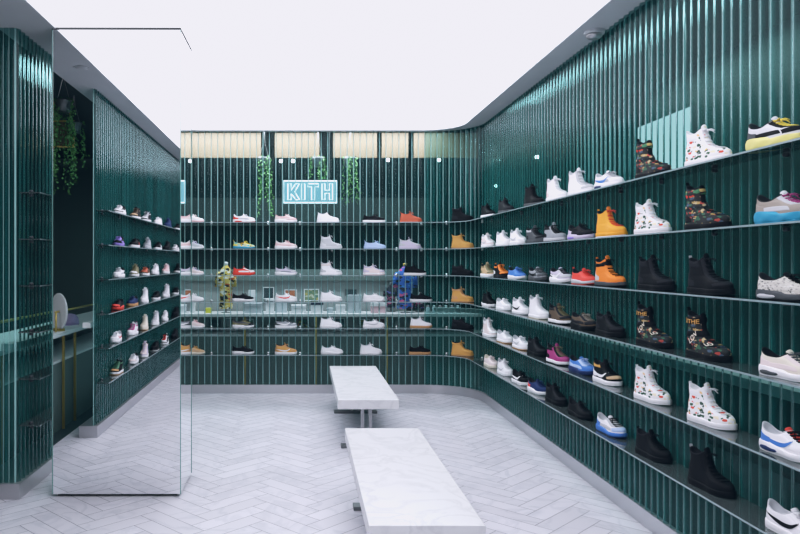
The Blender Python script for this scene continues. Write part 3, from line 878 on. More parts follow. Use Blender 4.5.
right_row(4, [
    (490, S('high', 'white high-top nearest the corner', 'palepink', pan='white')),
    (505, S('court', 'white low-top on gum sole, farther of two', 'white', sole='white', out='gum')),
    (521, S('court', 'white low-top on gum sole, nearer of two', 'white', sole='white', out='gum', stripe='lgrey')),
    (537, S('mid', 'all-black mid-top beside the magenta one', 'black', sole='black', pan='charcoal')),
    (558, S('mid', 'black and magenta mid-top with white midsole', 'magenta', pan='black', lace='olive', sole='white', out='black', toe='magenta')),
    (582, S('runner', 'bright blue runner with pale stripes', 'blue', pan='ltblue', sole='navy', lace='ltblue', toe='blue')),
    (607, S('mid', 'black, white and gold mid-top with white side mark', 'black', pan='black', toe='tan', heel='white', sole='white', stripe='white', col='wheat', lace='black')),
    (652, S('high', 'white floral print high-top, farther of two', 'floral_white', **fl_w)),
    (711, S('high', 'white floral print high-top, nearer of two', 'floral_white', **fl_w)),
    (790, S('runner', 'white runner with blue trim and red tongue badge', 'white', pan='white', toe='white', sole='white', heel='blue', lace='black', ton='red', air='navy', stripe='blue')),
])
right_row(5, [
    (491, S('court', 'pale pink beige low-top nearest the corner', 'palepink', pan='palepink', sole='cream', lin='cream')),
    (505, S('mid', 'plain white mid-top', 'white', stripe='lgrey')),
    (521, S('court', 'black low-top with white sole and white mark', 'black', stripe='white')),
    (538, S('runner', 'navy blue runner with red heel and white sole', 'navy', pan='navy', heel='red', toe='navy')),
    (556, S('mid', 'all-black mid-top, farthest all-black shoe', 'black', sole='black', pan='charcoal')),
    (580, S('slim', 'all-black low knit sneaker beside the blue and white one', 'black', sole='black', pan='charcoal')),
    (611, S('runner', 'white and blue runner with black lace lines', 'white', pan='lgrey', toe='ltblue', sole='blue', out='navy', lace='black', heel='blue')),
    (653, S('mid', 'all-black mid-top, second from the camera end', 'black', sole='black', pan='black', lace='black')),
    (711, S('high', 'tall all-black high-top near the white sneaker', 'black', sole='black', pan='black', lace='black', tab='lgrey')),
    (796, S('court', 'white low-top with black side mark, nearest the camera', 'white', stripe='black')),
])

# ---- back wall
BX = [193, 244, 286, 331, 374]
def back_row(i, items):
    for px, spec in items:
        if px >= 455: x, y, rz = 2.075, 9.56, math.radians(-28)
        else: x, y, rz = (px-304)*9.762/F, 9.762, math.radians(random.uniform(-4, 4))
        put(spec, (x, y, LEV[i]), rz, f'{LW[i]} shelf, back wall', f'sneakers on the {LW[i]} shelf of the back wall')
back_row(0, [
    (193, S('slim', 'pale sneaker with pink sole beside the column', 'white', pan='palepink', sole='pink', heel='brown')),
    (244, S('runner', 'white runner with red sole detail', 'white', pan='lgrey', out='red', toe='white', heel='red', air='red')),
    (286, S('runner', 'dusty pink low runner', 'pink', pan='palepink', sole='white', toe='pink')),
    (328, S('mid', 'white mid-top with black ankle patch', 'white', pan='white', col='white', stripe=None, lace='black', ton='black')),
    (374, S('court', 'black low-top with white sole', 'black', sole='white', stripe='charcoal')),
    (411, S('mid', 'rust red high sneaker', 'rust', sole='rust', out='palepink')),
    (463, S('boot', 'black boot in the rounded corner', 'black', sole='black', pan='charcoal')),
])
back_row(1, [
    (193, S('slim', 'lilac grey knit low-top beside the column', 'lgrey', pan='lilac')),
    (244, S('slim', 'multicoloured yellow and black knit low-top', 'camo', sole='teal', pan='yellow', out='black')),
    (286, S('runner', 'pale pink and grey runner', 'palepink', pan='pink', toe='palepink')),
    (331, S('high', 'pale grey high-top with strap', 'lgrey', pan='silver', strap='silver', sole='silver')),
    (375, S('slim', 'pale blue low-top', 'ltblue', pan='ltblue', sole='ltblue')),
    (410, S('mid', 'lilac grey mid-top', 'lilac', pan='lgrey', sole='lilac')),
    (464, S('boot', 'amber tan lace-up boot in the rounded corner', 'wheat', sole='wheat', out='gum', pan='wheat')),
])
back_row(2, [
    (193, S('slim', 'white and lilac knit low-top beside the column', 'palepink', pan='lilac')),
    (244, S('runner', 'red and white runner with red sole', 'red', pan='white', sole='red', toe='white', heel='red', lace='black')),
    (286, S('runner', 'lilac grey runner with white sole', 'lilac', pan='grey', toe='lgrey', heel='lgrey')),
    (331, S('high', 'tall white high-top', 'white', pan='lgrey', sole='white', strap='palepink')),
    (374, S('mid', 'white and pale pink mid-top', 'palepink', pan='lilac', sole='white', out='pink')),
    (415, S('mid', 'black mid-top with bright white sole', 'black', sole='white')),
    (464, S('mid', 'all-black mid-top in the rounded corner', 'black', sole='black', pan='charcoal')),
])
back_row(3, [
    (193, S('slim', 'plain white knit low-top beside the column', 'white')),
    (243, S('runner', 'black low runner with white sole', 'black', pan='charcoal', toe='black')),
    (286, S('court', 'white low-top with red side mark', 'white', stripe='red')),
    (331, S('mid', 'plain white mid-top', 'white')),
    (374, S('court', 'plain white low-top', 'white')),
    (421, S('court', 'black low-top with white sole line', 'black', sole='white', out='white')),
    (464, S('boot', 'amber tan lace-up boot in the rounded corner', 'wheat', sole='wheat', out='gum', pan='gum')),
])
back_row(4, [
    (194, S('slim', 'white and pink knit low-top beside the column', 'palepink', pan='pink')),
    (243, S('runner', 'dark olive runner with white sole', 'dgrey', pan='olive', toe='charcoal')),
    (286, S('court', 'dark grey low-top with white side mark', 'grey', pan='dgrey', stripe='white', toe='lgrey')),
    (331, S('mid', 'plain white mid-top', 'white')),
    (374, S('court', 'plain white low-top', 'white', pan='white', stripe='lgrey')),
    (421, S('mid', 'white mid-top on gum sole', 'white', sole='gum', out='gum', lace='lgrey')),
    (464, S('mid', 'all-black mid-top in the rounded corner', 'black', sole='black', pan='charcoal')),
])
back_row(5, [
    (194, S('slim', 'tan low-top with white sole beside the column', 'tan', pan='wheat', sole='cream')),
    (243, S('runner', 'black runner with white sole', 'black', pan='charcoal', toe='black')),
    (286, S('mid', 'wheat brown mid-top with white side mark', 'wheat', stripe='white', pan='gum', sole='white')),
    (332, S('runner', 'plain white low runner', 'white', pan='white', toe='white')),
    (371, S('mid', 'plain white mid-top', 'white', pan='white')),
    (420, S('court', 'black low-top on brown gum sole', 'black', sole='gum')),
    (464, S('boot', 'golden tan lace-up boot in the rounded corner', 'wheat', sole='wheat', out='gum', pan='wheat', col='amber')),
])

# ---- near left wall, seen only in the mirrored column
def left_row(i, pxs, items):
    for px, spec in zip(pxs, items):
        d = F*2.045/(304-px-6); y = 2*CY0-d
        put(spec, (-2.042, y, LEV[i]), PI/2+math.radians(random.uniform(-3, 6)), f'{LW[i]} shelf, mirror', f'sneakers on the {LW[i]} shelf of the left wall, seen in the mirror')
left_row(0, (116, 132, 143, 155, 165, 175), [
    S('runner', 'white runner with black upper', 'black', pan='white', toe='white', lace='white'), S('mid', 'black and brown mid-top', 'black', pan='brown', toe='tan'),
    S('mid', 'black and white patched mid-top', 'black', pan='lgrey', toe='white', heel='navy'), S('court', 'plain white low-top', 'white'),
    S('mid', 'dark navy mid-top', 'navy', sole='navy'), S('court', 'black low-top with white sole', 'black')])
left_row(1, (115, 131, 144, 155, 164, 173), [
    S('runner', 'black runner on purple sole', 'black', sole='purple', pan='purple', toe='black', heel='charcoal'), S('court', 'black low-top with red heel', 'black', heel='red', sole='white'),
    S('mid', 'grey mid-top', 'lgrey', pan='grey', sole='lgrey'), S('court', 'black low-top with white side mark', 'black', stripe='white'),
    S('mid', 'all-black mid-top', 'black', sole='black'), S('runner', 'black and white runner', 'black', pan='white', toe='white')])
left_row(2, (115, 131, 142, 152, 163, 175), [
    S('runner', 'white runner with black heel', 'white', pan='lgrey', heel='black', toe='white', lin='black'), S('mid', 'olive mid-top with white sole', 'olive', toe='white'),
    S('court', 'dark red low-top with white sole', 'brown', pan='rust'), S('mid', 'white mid-top', 'white', stripe='lgrey'),
    S('mid', 'pale pink and white mid-top', 'palepink', pan='pink'), S('mid', 'black mid-top with white sole', 'black', stripe='white')])
left_row(3, (114, 129, 141, 153, 163, 173), [
    S('runner', 'black runner on red sole', 'black', pan='charcoal', sole='red', toe='red'), S('court', 'navy low-top on gum sole', 'navy', sole='gum'),
    S('high', 'white high-top', 'white'), S('court', 'black low-top with white sole', 'black', toe='charcoal'),
    S('high', 'white high-top behind a black one', 'white', pan='lgrey'), S('court', 'black and white low-top', 'black', heel='white')])
left_row(4, (112, 129, 141, 152, 162, 173), [
    S('runner', 'white runner with thin red line', 'white', pan='white', toe='white', stripe='red', heel='lgrey'), S('mid', 'white and maroon mid-top', 'white', pan='magenta', toe='white', lace='magenta'),
    S('high', 'cream high-top', 'cream', sole='cream', out='gum'), S('high', 'white high-top', 'white', pan='lgrey'),
    S('mid', 'white mid-top with black mark', 'white', stripe='black'), S('mid', 'all-black mid-top', 'black', sole='black')])
left_row(5, (113, 130, 141, 152, 162, 172), [
    S('mid', 'black and green mid-top on gum sole', 'black', pan='green', sole='white', out='gum', toe='gum'), S('runner', 'pale grey runner with white sole', 'lgrey', pan='white', toe='palepink'),
    S('high', 'lilac white high-top', 'lilac', pan='palepink'), S('court', 'black low-top', 'black', sole='black', out='white'),
    S('mid', 'black mid-top with white and red trim', 'black', pan='white', lace='red'), S('mid', 'plain black mid-top', 'black', sole='black', pan='charcoal')])

# ------------------------------------------------------------------ neon sign behind the back glass
def neon():
    y = 9.93; pxm = F/y
    x0, x1 = (283-304)/pxm, (337.5-304)/pxm
    z0, z1 = E+(262-203.5)/pxm, E+(262-180)/pxm
    cx, cz = (x0+x1)/2, (z0+z1)/2
    t = empty('neon_sign', (cx, y, cz), 0, 'glowing pale blue neon sign reading KITH behind the back glass', 'sign')
    w, h = (x1-x0)/2, (z1-z0)/2
    bm = bmesh.new(); box(bm, -w, w, .03, .045, -h, h); from_bm('backing_panel', bm, M['neon_back'], t)
    bm = bmesh.new(); tube(bm, [(-w+.012, 0, -h+.012), (w-.012, 0, -h+.012), (w-.012, 0, h-.012), (-w+.012, 0, h-.012)], .009, 6, True); from_bm('border_tube', bm, M['neon'], t)
    H = h*1.36; top = H/2; s = .042
    def out(poly, cx_):
        bm = bmesh.new(); tube(bm, [(cx_+px_, -.004, pz) for px_, pz in poly], .007, 6, True); from_bm('letter_tube', bm, M['neon'], t)
    b = -top; T = top
    K = [(-.075, b), (-.075, T), (-.030, T), (-.030, .018), (.030, T), (.082, T), (.020, 0), (.085, b), (.033, b), (-.010, -.048), (-.030, -.028), (-.030, b)]
    I = [(-.022, b), (-.022, T), (.022, T), (.022, b)]
    Tt = [(-.022, b), (-.022, T-s), (-.072, T-s), (-.072, T), (.072, T), (.072, T-s), (.022, T-s), (.022, b)]
    Hh = [(-.072, b), (-.072, T), (-.030, T), (-.030, .021), (.030, .021), (.030, T), (.072, T), (.072, b), (.030, b), (.030, -.021), (-.030, -.021), (-.030, b)]
    for poly, c in ((K, -.235), (I, -.098), (Tt, .040), (Hh, .235)): out(poly, c*.98)
    bm = bmesh.new()
    for sx in (-w*.7, w*.7): tube(bm, [(sx, .02, h), (sx, .02, ZC+.25-cz)], .003, 6)
    from_bm('hanging_wire', bm, M['steel'], t)
neon()

# ------------------------------------------------------------------ shop counter running behind the glass
def counter(name, x0, x1, y0, y1, front, label, posts):
    t = empty(name, ((x0+x1)/2, (y0+y1)/2, 0), 0, label, 'counter')
    cx, cy = (x0+x1)/2, (y0+y1)/2
    X0, X1, Y0_, Y1_ = x0-cx, x1-cx, y0-cy, y1-cy
    bm = bmesh.new(); box(bm, X0, X1, Y0_, Y1_, .985, 1.03, .004); from_bm('worktop', bm, M['counter'], t)
    ins = .06
    bx = dict(s=(X0, X1, Y0_+ins, Y1_), e=(X0, X1-ins, Y0_, Y1_), w=(X0+ins, X1, Y0_, Y1_))[front]
    bm = bmesh.new(); box(bm, bx[0], bx[1], bx[2], bx[3], -.02, .70); from_bm('cabinet', bm, M['greywall'], t)
    bm = bmesh.new(); box(bm, bx[0], bx[1], bx[2], bx[3], .70, .725); from_bm('lower_shelf', bm, M['counter'], t)
    if front == 's': b2 = (X0, X1, Y1_-.03, Y1_)
    elif front == 'e': b2 = (X0, X0+.03, Y0_, Y1_)
    else: b2 = (X1-.03, X1, Y0_, Y1_)
    bm = bmesh.new(); box(bm, *b2, .725, .985); from_bm('back_panel', bm, M['midgrey'], t)
    for p in posts:
        bm = bmesh.new()
        if front == 's': box(bm, p-cx-.012, p-cx+.012, Y0_+.02, Y0_+.044, -.02, .985)
        elif front == 'e': box(bm, X1-.044, X1-.02, p-cy-.012, p-cy+.012, -.02, .985)
        else: box(bm, X0+.02, X0+.044, p-cy-.012, p-cy+.012, -.02, .985)
        from_bm('brass_post', bm, M['brass'], t)
    return t
def bp(px, y): return (px-304)*y/F
counter('display_counter', -2.05, 2.75, 10.45, 11.0, 's', 'long white topped display counter behind the back glass', [bp(245, 10.48), bp(316, 10.48), bp(387, 10.48)])
bm = bmesh.new(); strip(bm, path_pts(1.75, .2, .06, -.035), path_pts(1.75, .2, .06, -.115), E-.672, E-.618); structure(from_bm('trim_4', bm, M['counter']))
for XL_, ya, yb in ((XL, YA+.03, YB-.1), (XN, Y0+.1, YN-.03)):
    bm = bmesh.new(); box(bm, XL_-.115, XL_-.035, ya, yb, E-.672, E-.618); structure(from_bm('trim_5', bm, M['counter']))
counter('display_counter', -3.15, -2.53, -1.5, 9.5, 'e', 'white topped counter in the side room behind the left glass', [1.2, 2.75, 3.15, 4.4, 6.2])
# pale display backboard above the back counter
t = empty('display_backboard', (0, 11.04, 1.03), 0, 'pale grey backboard with darker header above the back counter', 'backboard')
bm = bmesh.new(); box(bm, -2.05, 1.55, 0, .03, -.02, .46); from_bm('board', bm, M['midgrey'], t)
bm = bmesh.new(); box(bm, -2.05, 1.55, -.06, .03, .46, .63); from_bm('header', bm, M['greywall'], t)
for x in (-2.0, 1.5):
    bm = bmesh.new(); box(bm, x-.02, x+.02, .03, .07, -1.05, .63); from_bm('support', bm, M['steel_dk'], t)

def card_box(px0, px1, ytop, ybot, y, m, label, lid=None, z=1.03, group='boxes on the back counter'):
    k = F/y; x0, x1 = (px0-304)/k, (px1-304)/k
    h = (ybot-ytop)/k
    t = empty('box', ((x0+x1)/2, y, z), 0, label, 'box', group)
    w = (x1-x0)/2; d = min(.12, max(.05, w))
    bm = bmesh.new(); box(bm, -w, w, -d, d, 0, h*.72, .002); from_bm('tray', bm, m, t)
    bm = bmesh.new(); box(bm, -w-.003, w+.003, -d-.003, d+.003, h*.68, h, .003); from_bm('lid', bm, lid or m, t)
    return 1.03+h
yB = 10.62
card_box(181, 188, 302, 313.5, yB, M['box_white'], 'small white box at the column end of the back counter')
card_box(189.5, 195, 303, 313.5, yB, M['box_white'], 'narrow white box second from the column')
card_box(206, 211.5, 309, 314, yB, M['box_yellow'], 'tiny yellow box on the back counter')
card_box(245, 262, 304, 314, yB, M['box_grey'], 'wide pale grey box behind the black runner')
z_ = card_box(249, 255, 282, 304, 10.80, M['box_white'], 'tall thin white box standing at the back of the counter')
card_box(266, 274, 300, 314, yB, M['box_white'], 'white upright box left of the red marked sneaker')
card_box(276, 287, 299, 314, 10.72, M['box_grey'], 'grey upright box behind the red marked sneaker')
card_box(291.5, 306, 306, 314, yB, M['box_white'], 'low white box below the orange framed print')
card_box(311, 323, 302, 314, yB, M['box_white'], 'white box with dark navy lid', M['box_navy'])
card_box(327, 333, 309, 314, yB, M['box_grey'], 'little grey box under the white mid-top')
card_box(336, 345, 306, 314, yB, M['box_white'], 'white cube box right of the white mid-top')
card_box(348, 354, 296, 314, yB, M['box_grey'], 'left one of two tall grey blue boxes')
card_box(355, 361, 296, 314, yB, M['box_grey'], 'right one of two tall grey blue boxes')
card_box(371, 378, 304, 314, yB, M['box_pink'], 'pink and white box left of its twin', M['box_white'])
card_box(379, 386, 304, 314, yB, M['box_pink'], 'pink and white box nearest the dark shirt', M['box_white'])
for i, px in enumerate((428, 434, 440, 446, 452, 458)):
    x, k = bp(px, yB), F/yB
    t = empty('jar', (x, yB, 1.03), 0, f'{["first", "second", "third", "fourth", "fifth", "last"][i]} small pale jar from the dark shirt form on the back counter', 'jar', 'pale jars on the back counter')
    bm = bmesh.new(); lathe(bm, [(.026, 0), (.030, .01), (.030, .07), (.020, .085)], (0, 0, 0), 14); from_bm('body', bm, M['box_grey'], t, True)
    bm = bmesh.new(); lathe(bm, [(.021, .085), (.021, .105), (.015, .11)], (0, 0, 0), 14); from_bm('lid', bm, M['box_white'] if i % 2 else M['box_pink'], t, True)

def picture(px0, px1, y0, y1, y, m, label, fr=None):
    k = F/y
    x0, x1, z1, z0 = (px0-304)/k, (px1-304)/k, E-(y0-262)/k, E-(y1-262)/k
    t = empty('framed_print', ((x0+x1)/2, y, z0), 0, label, 'picture', 'framed prints behind the back glass')
    w, h = (x1-x0)/2, z1-z0
    bm = bmesh.new(); box(bm, -w+.012, w-.012, 0, .012, .012, h-.012); from_bm('print', bm, m, t)
    bm = bmesh.new()
    for a in ((-w, w, 0, .012), (-w, w, h-.012, h), (-w, -w+.012, .012, h-.012), (w-.012, w, .012, h-.012)): box(bm, a[0], a[1], -.006, .016, a[2], a[3])
    from_bm('frame', bm, fr or M['box_white'], t)
picture(284.5, 297, 289.5, 302, 11.02, M['pic_orange'], 'orange brown print on the backboard above a low white box')
picture(304, 319, 289, 301, 11.02, M['pic_green'], 'green and gold print on the backboard beside the white mid-top')
picture(263, 274, 287, 299, 11.02, M['pic_dark'], 'dark patterned print on the backboard left of the orange print')
picture(345, 357, 289, 296, 11.02, M['pic_dark'], 'dark small print on the backboard above tall boxes', M['steel_dk'])
def leaning(px0, px1, y0, y1, m, label, fr=None): picture(px0, px1, y0, y1, 10.94, m, label, fr)
leaning(209, 221, 319, 331, M['pic_dark'], 'dark framed print under the counter, nearest the column', M['steel_dk'])
leaning(225, 236, 318, 331, M['midgrey'], 'pale empty frame under the counter')
leaning(243, 254, 319, 331, M['pic_multi'], 'orange and green print under the counter below the olive runner')
leaning(297, 308, 319, 331, M['pic_multi'], 'red and yellow print under the counter near the brass post', M['steel_dk'])
leaning(335, 345, 318, 331, M['pic_dark'], 'dark framed print under the counter below the white mid-top')
leaning(360, 370, 319, 331, M['pic_green'], 'green print under the counter below the white low-top')
leaning(376, 385, 318, 331, M['cloth_red'], 'dull red print under the counter near the corner')

def bust(px, y, ztop_px, m, label, hatm=None, w=.13, at=None, H=None):
    k = F/y; x = (px-304)/k
    H = H or (313-ztop_px)/k
    t = empty('shirt_form', at or (x, y, 1.03), 0, label, 'display form', 'dressed display forms behind the glass')
    bm = bmesh.new(); lathe(bm, [(.07, 0), (.07, .008), (.012, .014), (.012, .06)], (0, 0, 0), 18); from_bm('stand', bm, M['steel_dk'], t)
    prof = [(.05, .78), (.05, .84), (.06, .95), (.10, .99), (.12, 1.0)]
    bm = bmesh.new()
    rings = []
    body = H-.10
    for f, rx, ry in ((0, .92, .6), (.08, .98, .66), (.35, .88, .60), (.6, 1.0, .66), (.8, 1.04, .62), (.9, .80, .5), (.96, .45, .36), (1.0, .30, .28)):
        rings.append([bm.verts.new((rx*w*math.cos(2*PI*q/20), ry*w*math.sin(2*PI*q/20), .06+body*f)) for q in range(20)])
    for A, B in zip(rings, rings[1:]):
        for q in range(20): bm.faces.new((A[q], A[(q+1) % 20], B[(q+1) % 20], B[q]))
    bm.faces.new(rings[0][::-1]); bm.faces.new(rings[-1])
    from_bm('shirt', bm, m, t, True)
    for sg in (1, -1):
        bm = bmesh.new(); tube(bm, [(sg*w*.85, 0, .06+body*.84), (sg*w*1.12, -.01, .06+body*.72), (sg*w*1.18, -.015, .06+body*.50)], [.042, .045, .048], 10); from_bm('sleeve', bm, m, t, True)
    bm = bmesh.new(); lathe(bm, [(.030, .055+body), (.026, .08+body), (.034, .10+body), (.012, .112+body)], (0, 0, 0), 14); from_bm('neck_cap', bm, hatm or M['steel_dk'], t, True)
bust(226, 10.66, 263, M['shirt_yellow'], 'yellow and black patterned shirt on a display form', M['box_white'], .10)
bust(391, 10.89, 284, M['shirt_dark'], 'dark pink patterned shirt on a display form', None, .065)
bust(405, 10.66, 264, M['shirt_blue'], 'blue and pink patterned shirt on a display form', M['brass'], .12)
bust(420, 10.80, 294, M['shirt_dark'], 'short dark shirt form nearest the rounded corner', None, .07)

t = empty('reflection_panel', (2.92, 5.93, 2.50), 0, 'added glowing white panel behind the right glass, imitating a reflection', 'panel')  # added glowing panel, stands in for a reflected white rectangle
bm = bmesh.new(); box(bm, -.012, 0, -.43, .43, 0, .44); from_bm('reflection_face', bm, M['reflection_glow'], t)
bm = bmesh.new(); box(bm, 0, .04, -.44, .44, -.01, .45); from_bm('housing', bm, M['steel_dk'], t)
bm = bmesh.new()
for sy in (-.3, .3): tube(bm, [(.02, sy, .45), (.02, sy, ZC+.25-2.50)], .006, 6)
from_bm('hanging_rod', bm, M['steel'], t)
# hanging garments on rails behind the side glass
def garment(x, y, ztop, h, w, rz, m, label, group):
    t = empty('hanging_jacket', (x, y, ztop), rz, label, 'jacket', group)
    bm = bmesh.new(); rings = []
    for f, rx, ry in ((0, .22, .20), (.04, .6, .3), (.09, .95, .36), (.2, 1.0, .42), (.6, .98, .46), (.98, 1.04, .5), (1.0, 1.0, .46)):
        rings.append([bm.verts.new((rx*w*math.copysign(abs(math.cos(a))**.7, math.cos(a)), ry*w*math.sin(a)*(1+.12*math.sin(5*a)*f), -.08-h*f)) for a in [2*PI*q/28 for q in range(28)]])
    for A, B in zip(rings, rings[1:]):
        for q in range(28): bm.faces.new((A[q], A[(q+1) % 28], B[(q+1) % 28], B[q]))
    bm.faces.new(rings[0][::-1]); bm.faces.new(rings[-1])
    from_bm('body', bm, m, t, True)
    for sg in (1, -1):
        bm = bmesh.new(); tube(bm, [(sg*w*.85, 0, -.10-h*.06), (sg*w*1.15, .01, -.1-h*.35), (sg*w*1.2, .02, -.1-h*.78)], [.05, .055, .045], 10); from_bm('sleeve', bm, m, t, True)
    bm = bmesh.new(); tube(bm, [(0, 0, -.09), (0, 0, -.03), (.018, 0, -.008), (.010, 0, .012), (-.012, 0, .010)], .003, 6); from_bm('hanger_hook', bm, M['steel'], t)
def rail(x, y0, y1, z, label, zb=-.02):
    t = empty('clothes_rail', (x, (y0+y1)/2, 0), 0, label, 'clothes rail'); c = (y0+y1)/2
    bm = bmesh.new(); tube(bm, [(0, y0-c, z), (0, y1-c, z)], .011, 10); from_bm('bar', bm, M['brass'], t, True)
    for y in (y0+.02, y1-.02):
        bm = bmesh.new(); tube(bm, [(0, y-c, zb), (0, y-c, z)], .011, 10); from_bm('post', bm, M['brass'], t, True)
garment(-2.75, 5.72, 2.0, .62, .20, .2, M['cloth_dark'], 'dark plaid jacket behind the far left glass', None)
rail(-2.75, 5.62, 5.95, 2.015, 'short brass rail carrying the plaid jacket', 1.03)
rail(-2.42, YA+.06, 9.2, 1.29, 'long low brass rail behind the far left glass')

# side room seen through the opening in the mirror
t = empty('display_disc', (-2.61, 3.15, 1.03), PI/2-.75, 'large white round disc standing on the side room counter', 'disc')
bm = bmesh.new(); lathe(bm, [(.185, -.012), (.195, -.006), (.195, .006), (.185, .012)], (0, 0, .21), 36, 'y'); from_bm('disc', bm, M['box_white'], t)
bm = bmesh.new(); box(bm, -.06, .06, -.04, .04, 0, .03, .003); from_bm('foot', bm, M['brass'], t)
t = empty('cap', (-2.74, 2.35, 1.03), PI/2, 'lavender cap lying on the side room counter', 'cap')
bm = bmesh.new(); lathe(bm, [(.10, 0), (.102, .03), (.092, .08), (.065, .115), (.02, .13)], (0, 0, 0), 20); from_bm('crown', bm, M['lavender'], t, True)
bm = bmesh.new(); lathe(bm, [(.098, 0), (.098, .006)], (.0, 0, 0), 20)
for v in bm.verts:
    if v.co.x > .0: v.co.x = .06+v.co.x*1.2; v.co.y *= .8
from_bm('brim', bm, M['lavender'], t, False)
t = empty('cabinet', (-3.6, 1.6, -.02), 0, 'tall black cabinet in the side room, seen in the mirror', 'cabinet')
bm = bmesh.new(); box(bm, -.2, .2, -.25, .25, 0, 1.72, .01); from_bm('carcass', bm, M['dark'], t)
bm = bmesh.new(); box(bm, .2, .215, -.24, .24, .03, 1.69, .003); d_ = from_bm('door', bm, M['box_navy'], t)
bm = bmesh.new(); lathe(bm, [(.012, 0), (.018, .02), (.010, .03)], (.215, .17, 1.0), 12, 'x'); from_bm('handle', bm, M['brass'], d_)
rail(-2.60, 1.7, 3.3, 1.24, 'low brass display rail along the side room counter', 1.03)
t = empty('brass_panel', (-3.0, 1.85, 3.22), 0, 'brass edged panel hung high in the side room', 'panel')
bm = bmesh.new(); box(bm, -.14, .14, -.01, .01, 0, .3); from_bm('board', bm, M['beige'], t)
bm = bmesh.new()
for a in ((-.16, .16, -.02, 0), (-.16, .16, .3, .32), (-.16, -.14, 0, .3), (.14, .16, 0, .3)): box(bm, a[0], a[1], -.015, .02, a[2], a[3])
from_bm('frame', bm, M['brass'], t)
bm = bmesh.new()
for sx in (-.1, .1): tube(bm, [(sx, 0, .32), (sx, 0, ZC+.25-3.22)], .005, 6)
from_bm('hanging_rod', bm, M['brass'], t)
def plant(x, y, z, n, ln, label, group='hanging plants'):
    t = empty('hanging_plant', (x, y, z), 0, label, 'plant', group)
    bm = bmesh.new(); lathe(bm, [(.07, -.13), (.09, -.02), (.095, 0), (.08, 0)], (0, 0, 0), 18); from_bm('pot', bm, M['steel_dk'], t, True)
    bm = bmesh.new()
    for sx in (-.07, .07): tube(bm, [(sx, 0, -.01), (sx*.2, 0, .2), (0, 0, ZC+.25-z)], .002, 5)
    from_bm('hanger', bm, M['steel'], t)
    bm = bmesh.new()
    for i in range(n):
        a = random.uniform(0, 2*PI); l_ = ln*random.uniform(.55, 1.)
        px, py = .085*math.cos(a), .085*math.sin(a)
        q = int(l_/.022)
        for k in range(q):
            f = k/q
            c = Vector((px*(1+.5*f)+random.gauss(0, .012), py*(1+.5*f)+random.gauss(0, .012), .02-l_*f))
            d = Vector((random.gauss(0, 1), random.gauss(0, 1), -.8)).normalized()*.034
            sd = d.cross(Vector((random.gauss(0, 1), random.gauss(0, 1), .3))).normalized()*.012
            bm.faces.new([bm.verts.new(c), bm.verts.new(c+d*.5+sd), bm.verts.new(c+d), bm.verts.new(c+d*.5-sd)])
    from_bm('trailing_leaves', bm, M['leaf'], t)
plant(-2.58, 3.10, 3.52, 16, 1.05, 'long trailing plant hanging in the side room, seen in the mirror')
plant(-2.74, 2.2, 3.45, 14, .65, 'shorter trailing plant hanging behind the long one')
for px, ln, lb in ((264, .9, 'trailing plant hanging behind the back glass, left of the neon sign'), (350, .7, 'trailing plant hanging behind the back glass, right of the neon sign'),
                   (318, .5, 'small trailing plant hanging just above the neon sign')):
    plant(bp(px, 10.35), 10.35, 3.25, 10, ln, lb)
# small spotlights behind the back glass
for px, py, y, lb in ((281, 161, 11.2, 'left one of two close spotlights behind the back glass'), (293, 161, 11.2, 'right one of two close spotlights behind the back glass'),
                      (388, 160, 11.2, 'single spotlight behind back glass, right of the sign'), (439, 160, 11.2, 'single spotlight behind the glass near the rounded corner'),
                      (496, 186, 10.9, 'added spotlight behind the right glass near the rounded corner, imitating a reflected sparkle'), (537, 157, 9.1, 'added spotlight behind the right glass above the black mid-top, imitating a reflected sparkle')):  # two added spotlights imitate sparkles reflected in the right glass
    k = F/y
    t = empty('spotlight', ((px-304)/k, y, E+(262-py)/k), 0, lb, 'spotlight', 'spotlights behind the back glass')
    bm = bmesh.new(); lathe(bm, [(.03, .0), (.03, .09), (.015, .1)], (0, 0, 0), 14, 'y'); from_bm('housing', bm, M['dark'], t)
    bm = bmesh.new(); lathe(bm, [(.024, -.008), (.026, -.001)], (0, 0, 0), 14, 'y'); from_bm('lens', bm, M['bulb'], t)
    bm = bmesh.new(); tube(bm, [(0, .05, .03), (0, .05, ZC+.25-E-(262-py)/k)], .006, 6); from_bm('stem', bm, M['dark'], t)

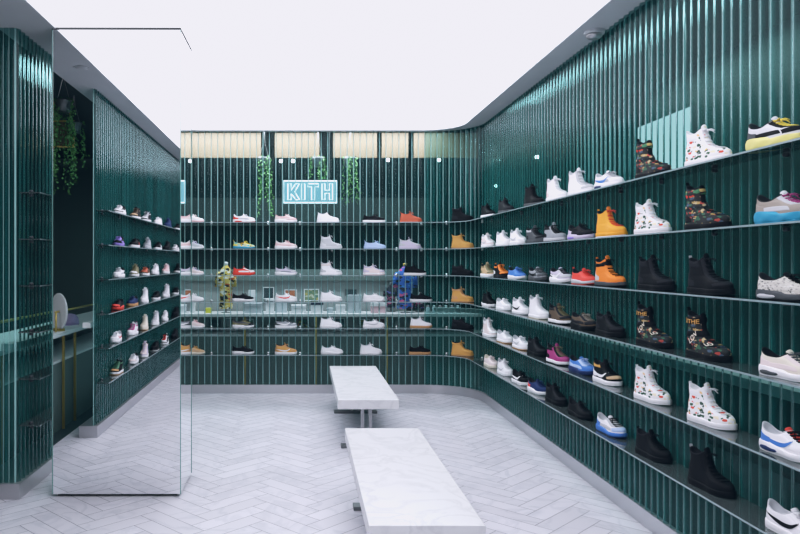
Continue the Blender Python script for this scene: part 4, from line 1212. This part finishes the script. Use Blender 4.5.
# ------------------------------------------------------------------ lights
def area(name, loc, sx, sy, power, col=(1, 1, 1), rot=(0, 0, 0)):
    l = bpy.data.lights.new(name, 'AREA'); l.shape = 'RECTANGLE'; l.size = sx; l.size_y = sy; l.energy = power; l.color = col
    o = bpy.data.objects.new(name, l); COL.objects.link(o); o.location = loc; o.rotation_euler = rot
area('back_room_fill', (0, 10.22, ZC+.15), 4.0, .2, 185, (.95, .98, 1))  # added fill without a fixture, brightens the fascia and back counter
area('right_aisle_fill', (3.6, 5.0, ZC+.2), .4, 7.0, 90, (.9, 1, .97))  # added fill without a fixture, lifts the space behind the right glass
area('side_room_fill', (-3.6, 7.6, ZC+.2), .6, 2.6, 90, (.95, 1, .98))  # added fill kept out of view, brightens the side room
w = bpy.data.worlds.new('world'); scene.world = w; w.use_nodes = True
w.node_tree.nodes['Background'].inputs[0].default_value = (.02, .03, .035, 1)
w.node_tree.nodes['Background'].inputs[1].default_value = .5

# ------------------------------------------------------------------ camera and look
cam = bpy.data.cameras.new('camera'); co = bpy.data.objects.new('camera', cam); COL.objects.link(co)
co.location = (0, 0, E); co.rotation_euler = (PI/2, 0, 0)
cam.sensor_width = 36; cam.lens = F*36/800; cam.shift_x = 96/800; cam.shift_y = -5/800
cam.clip_start = .05
scene.camera = co
vs_ = scene.view_settings
vs_.view_transform = 'Standard'
vs_.use_curve_mapping = True                      # the photograph's soft highlights and slightly lifted, bluish shadows
cm = vs_.curve_mapping
for ci, pts in enumerate((((0, .001), (.12, .125), (.5, .52), (1, .87)), ((0, .003), (.12, .130), (.5, .52), (1, .86)), ((0, .006), (.12, .140), (.5, .56), (1, .92)))):
    cu = cm.curves[ci]
    cu.points[0].location = pts[0]; cu.points[1].location = pts[-1]
    for p in pts[1:-1]: cu.points.new(*p)
cm.extend = 'HORIZONTAL'
cm.update()
scene.cycles.use_denoising = True
scene.cycles.max_bounces = 14; scene.cycles.transparent_max_bounces = 24; scene.cycles.glossy_bounces = 6; scene.cycles.diffuse_bounces = 4
scene.cycles.caustics_reflective = False; scene.cycles.caustics_refractive = False
for _k in PROTO:
    for _n, _o in PROTO[_k]: bpy.data.objects.remove(_o)
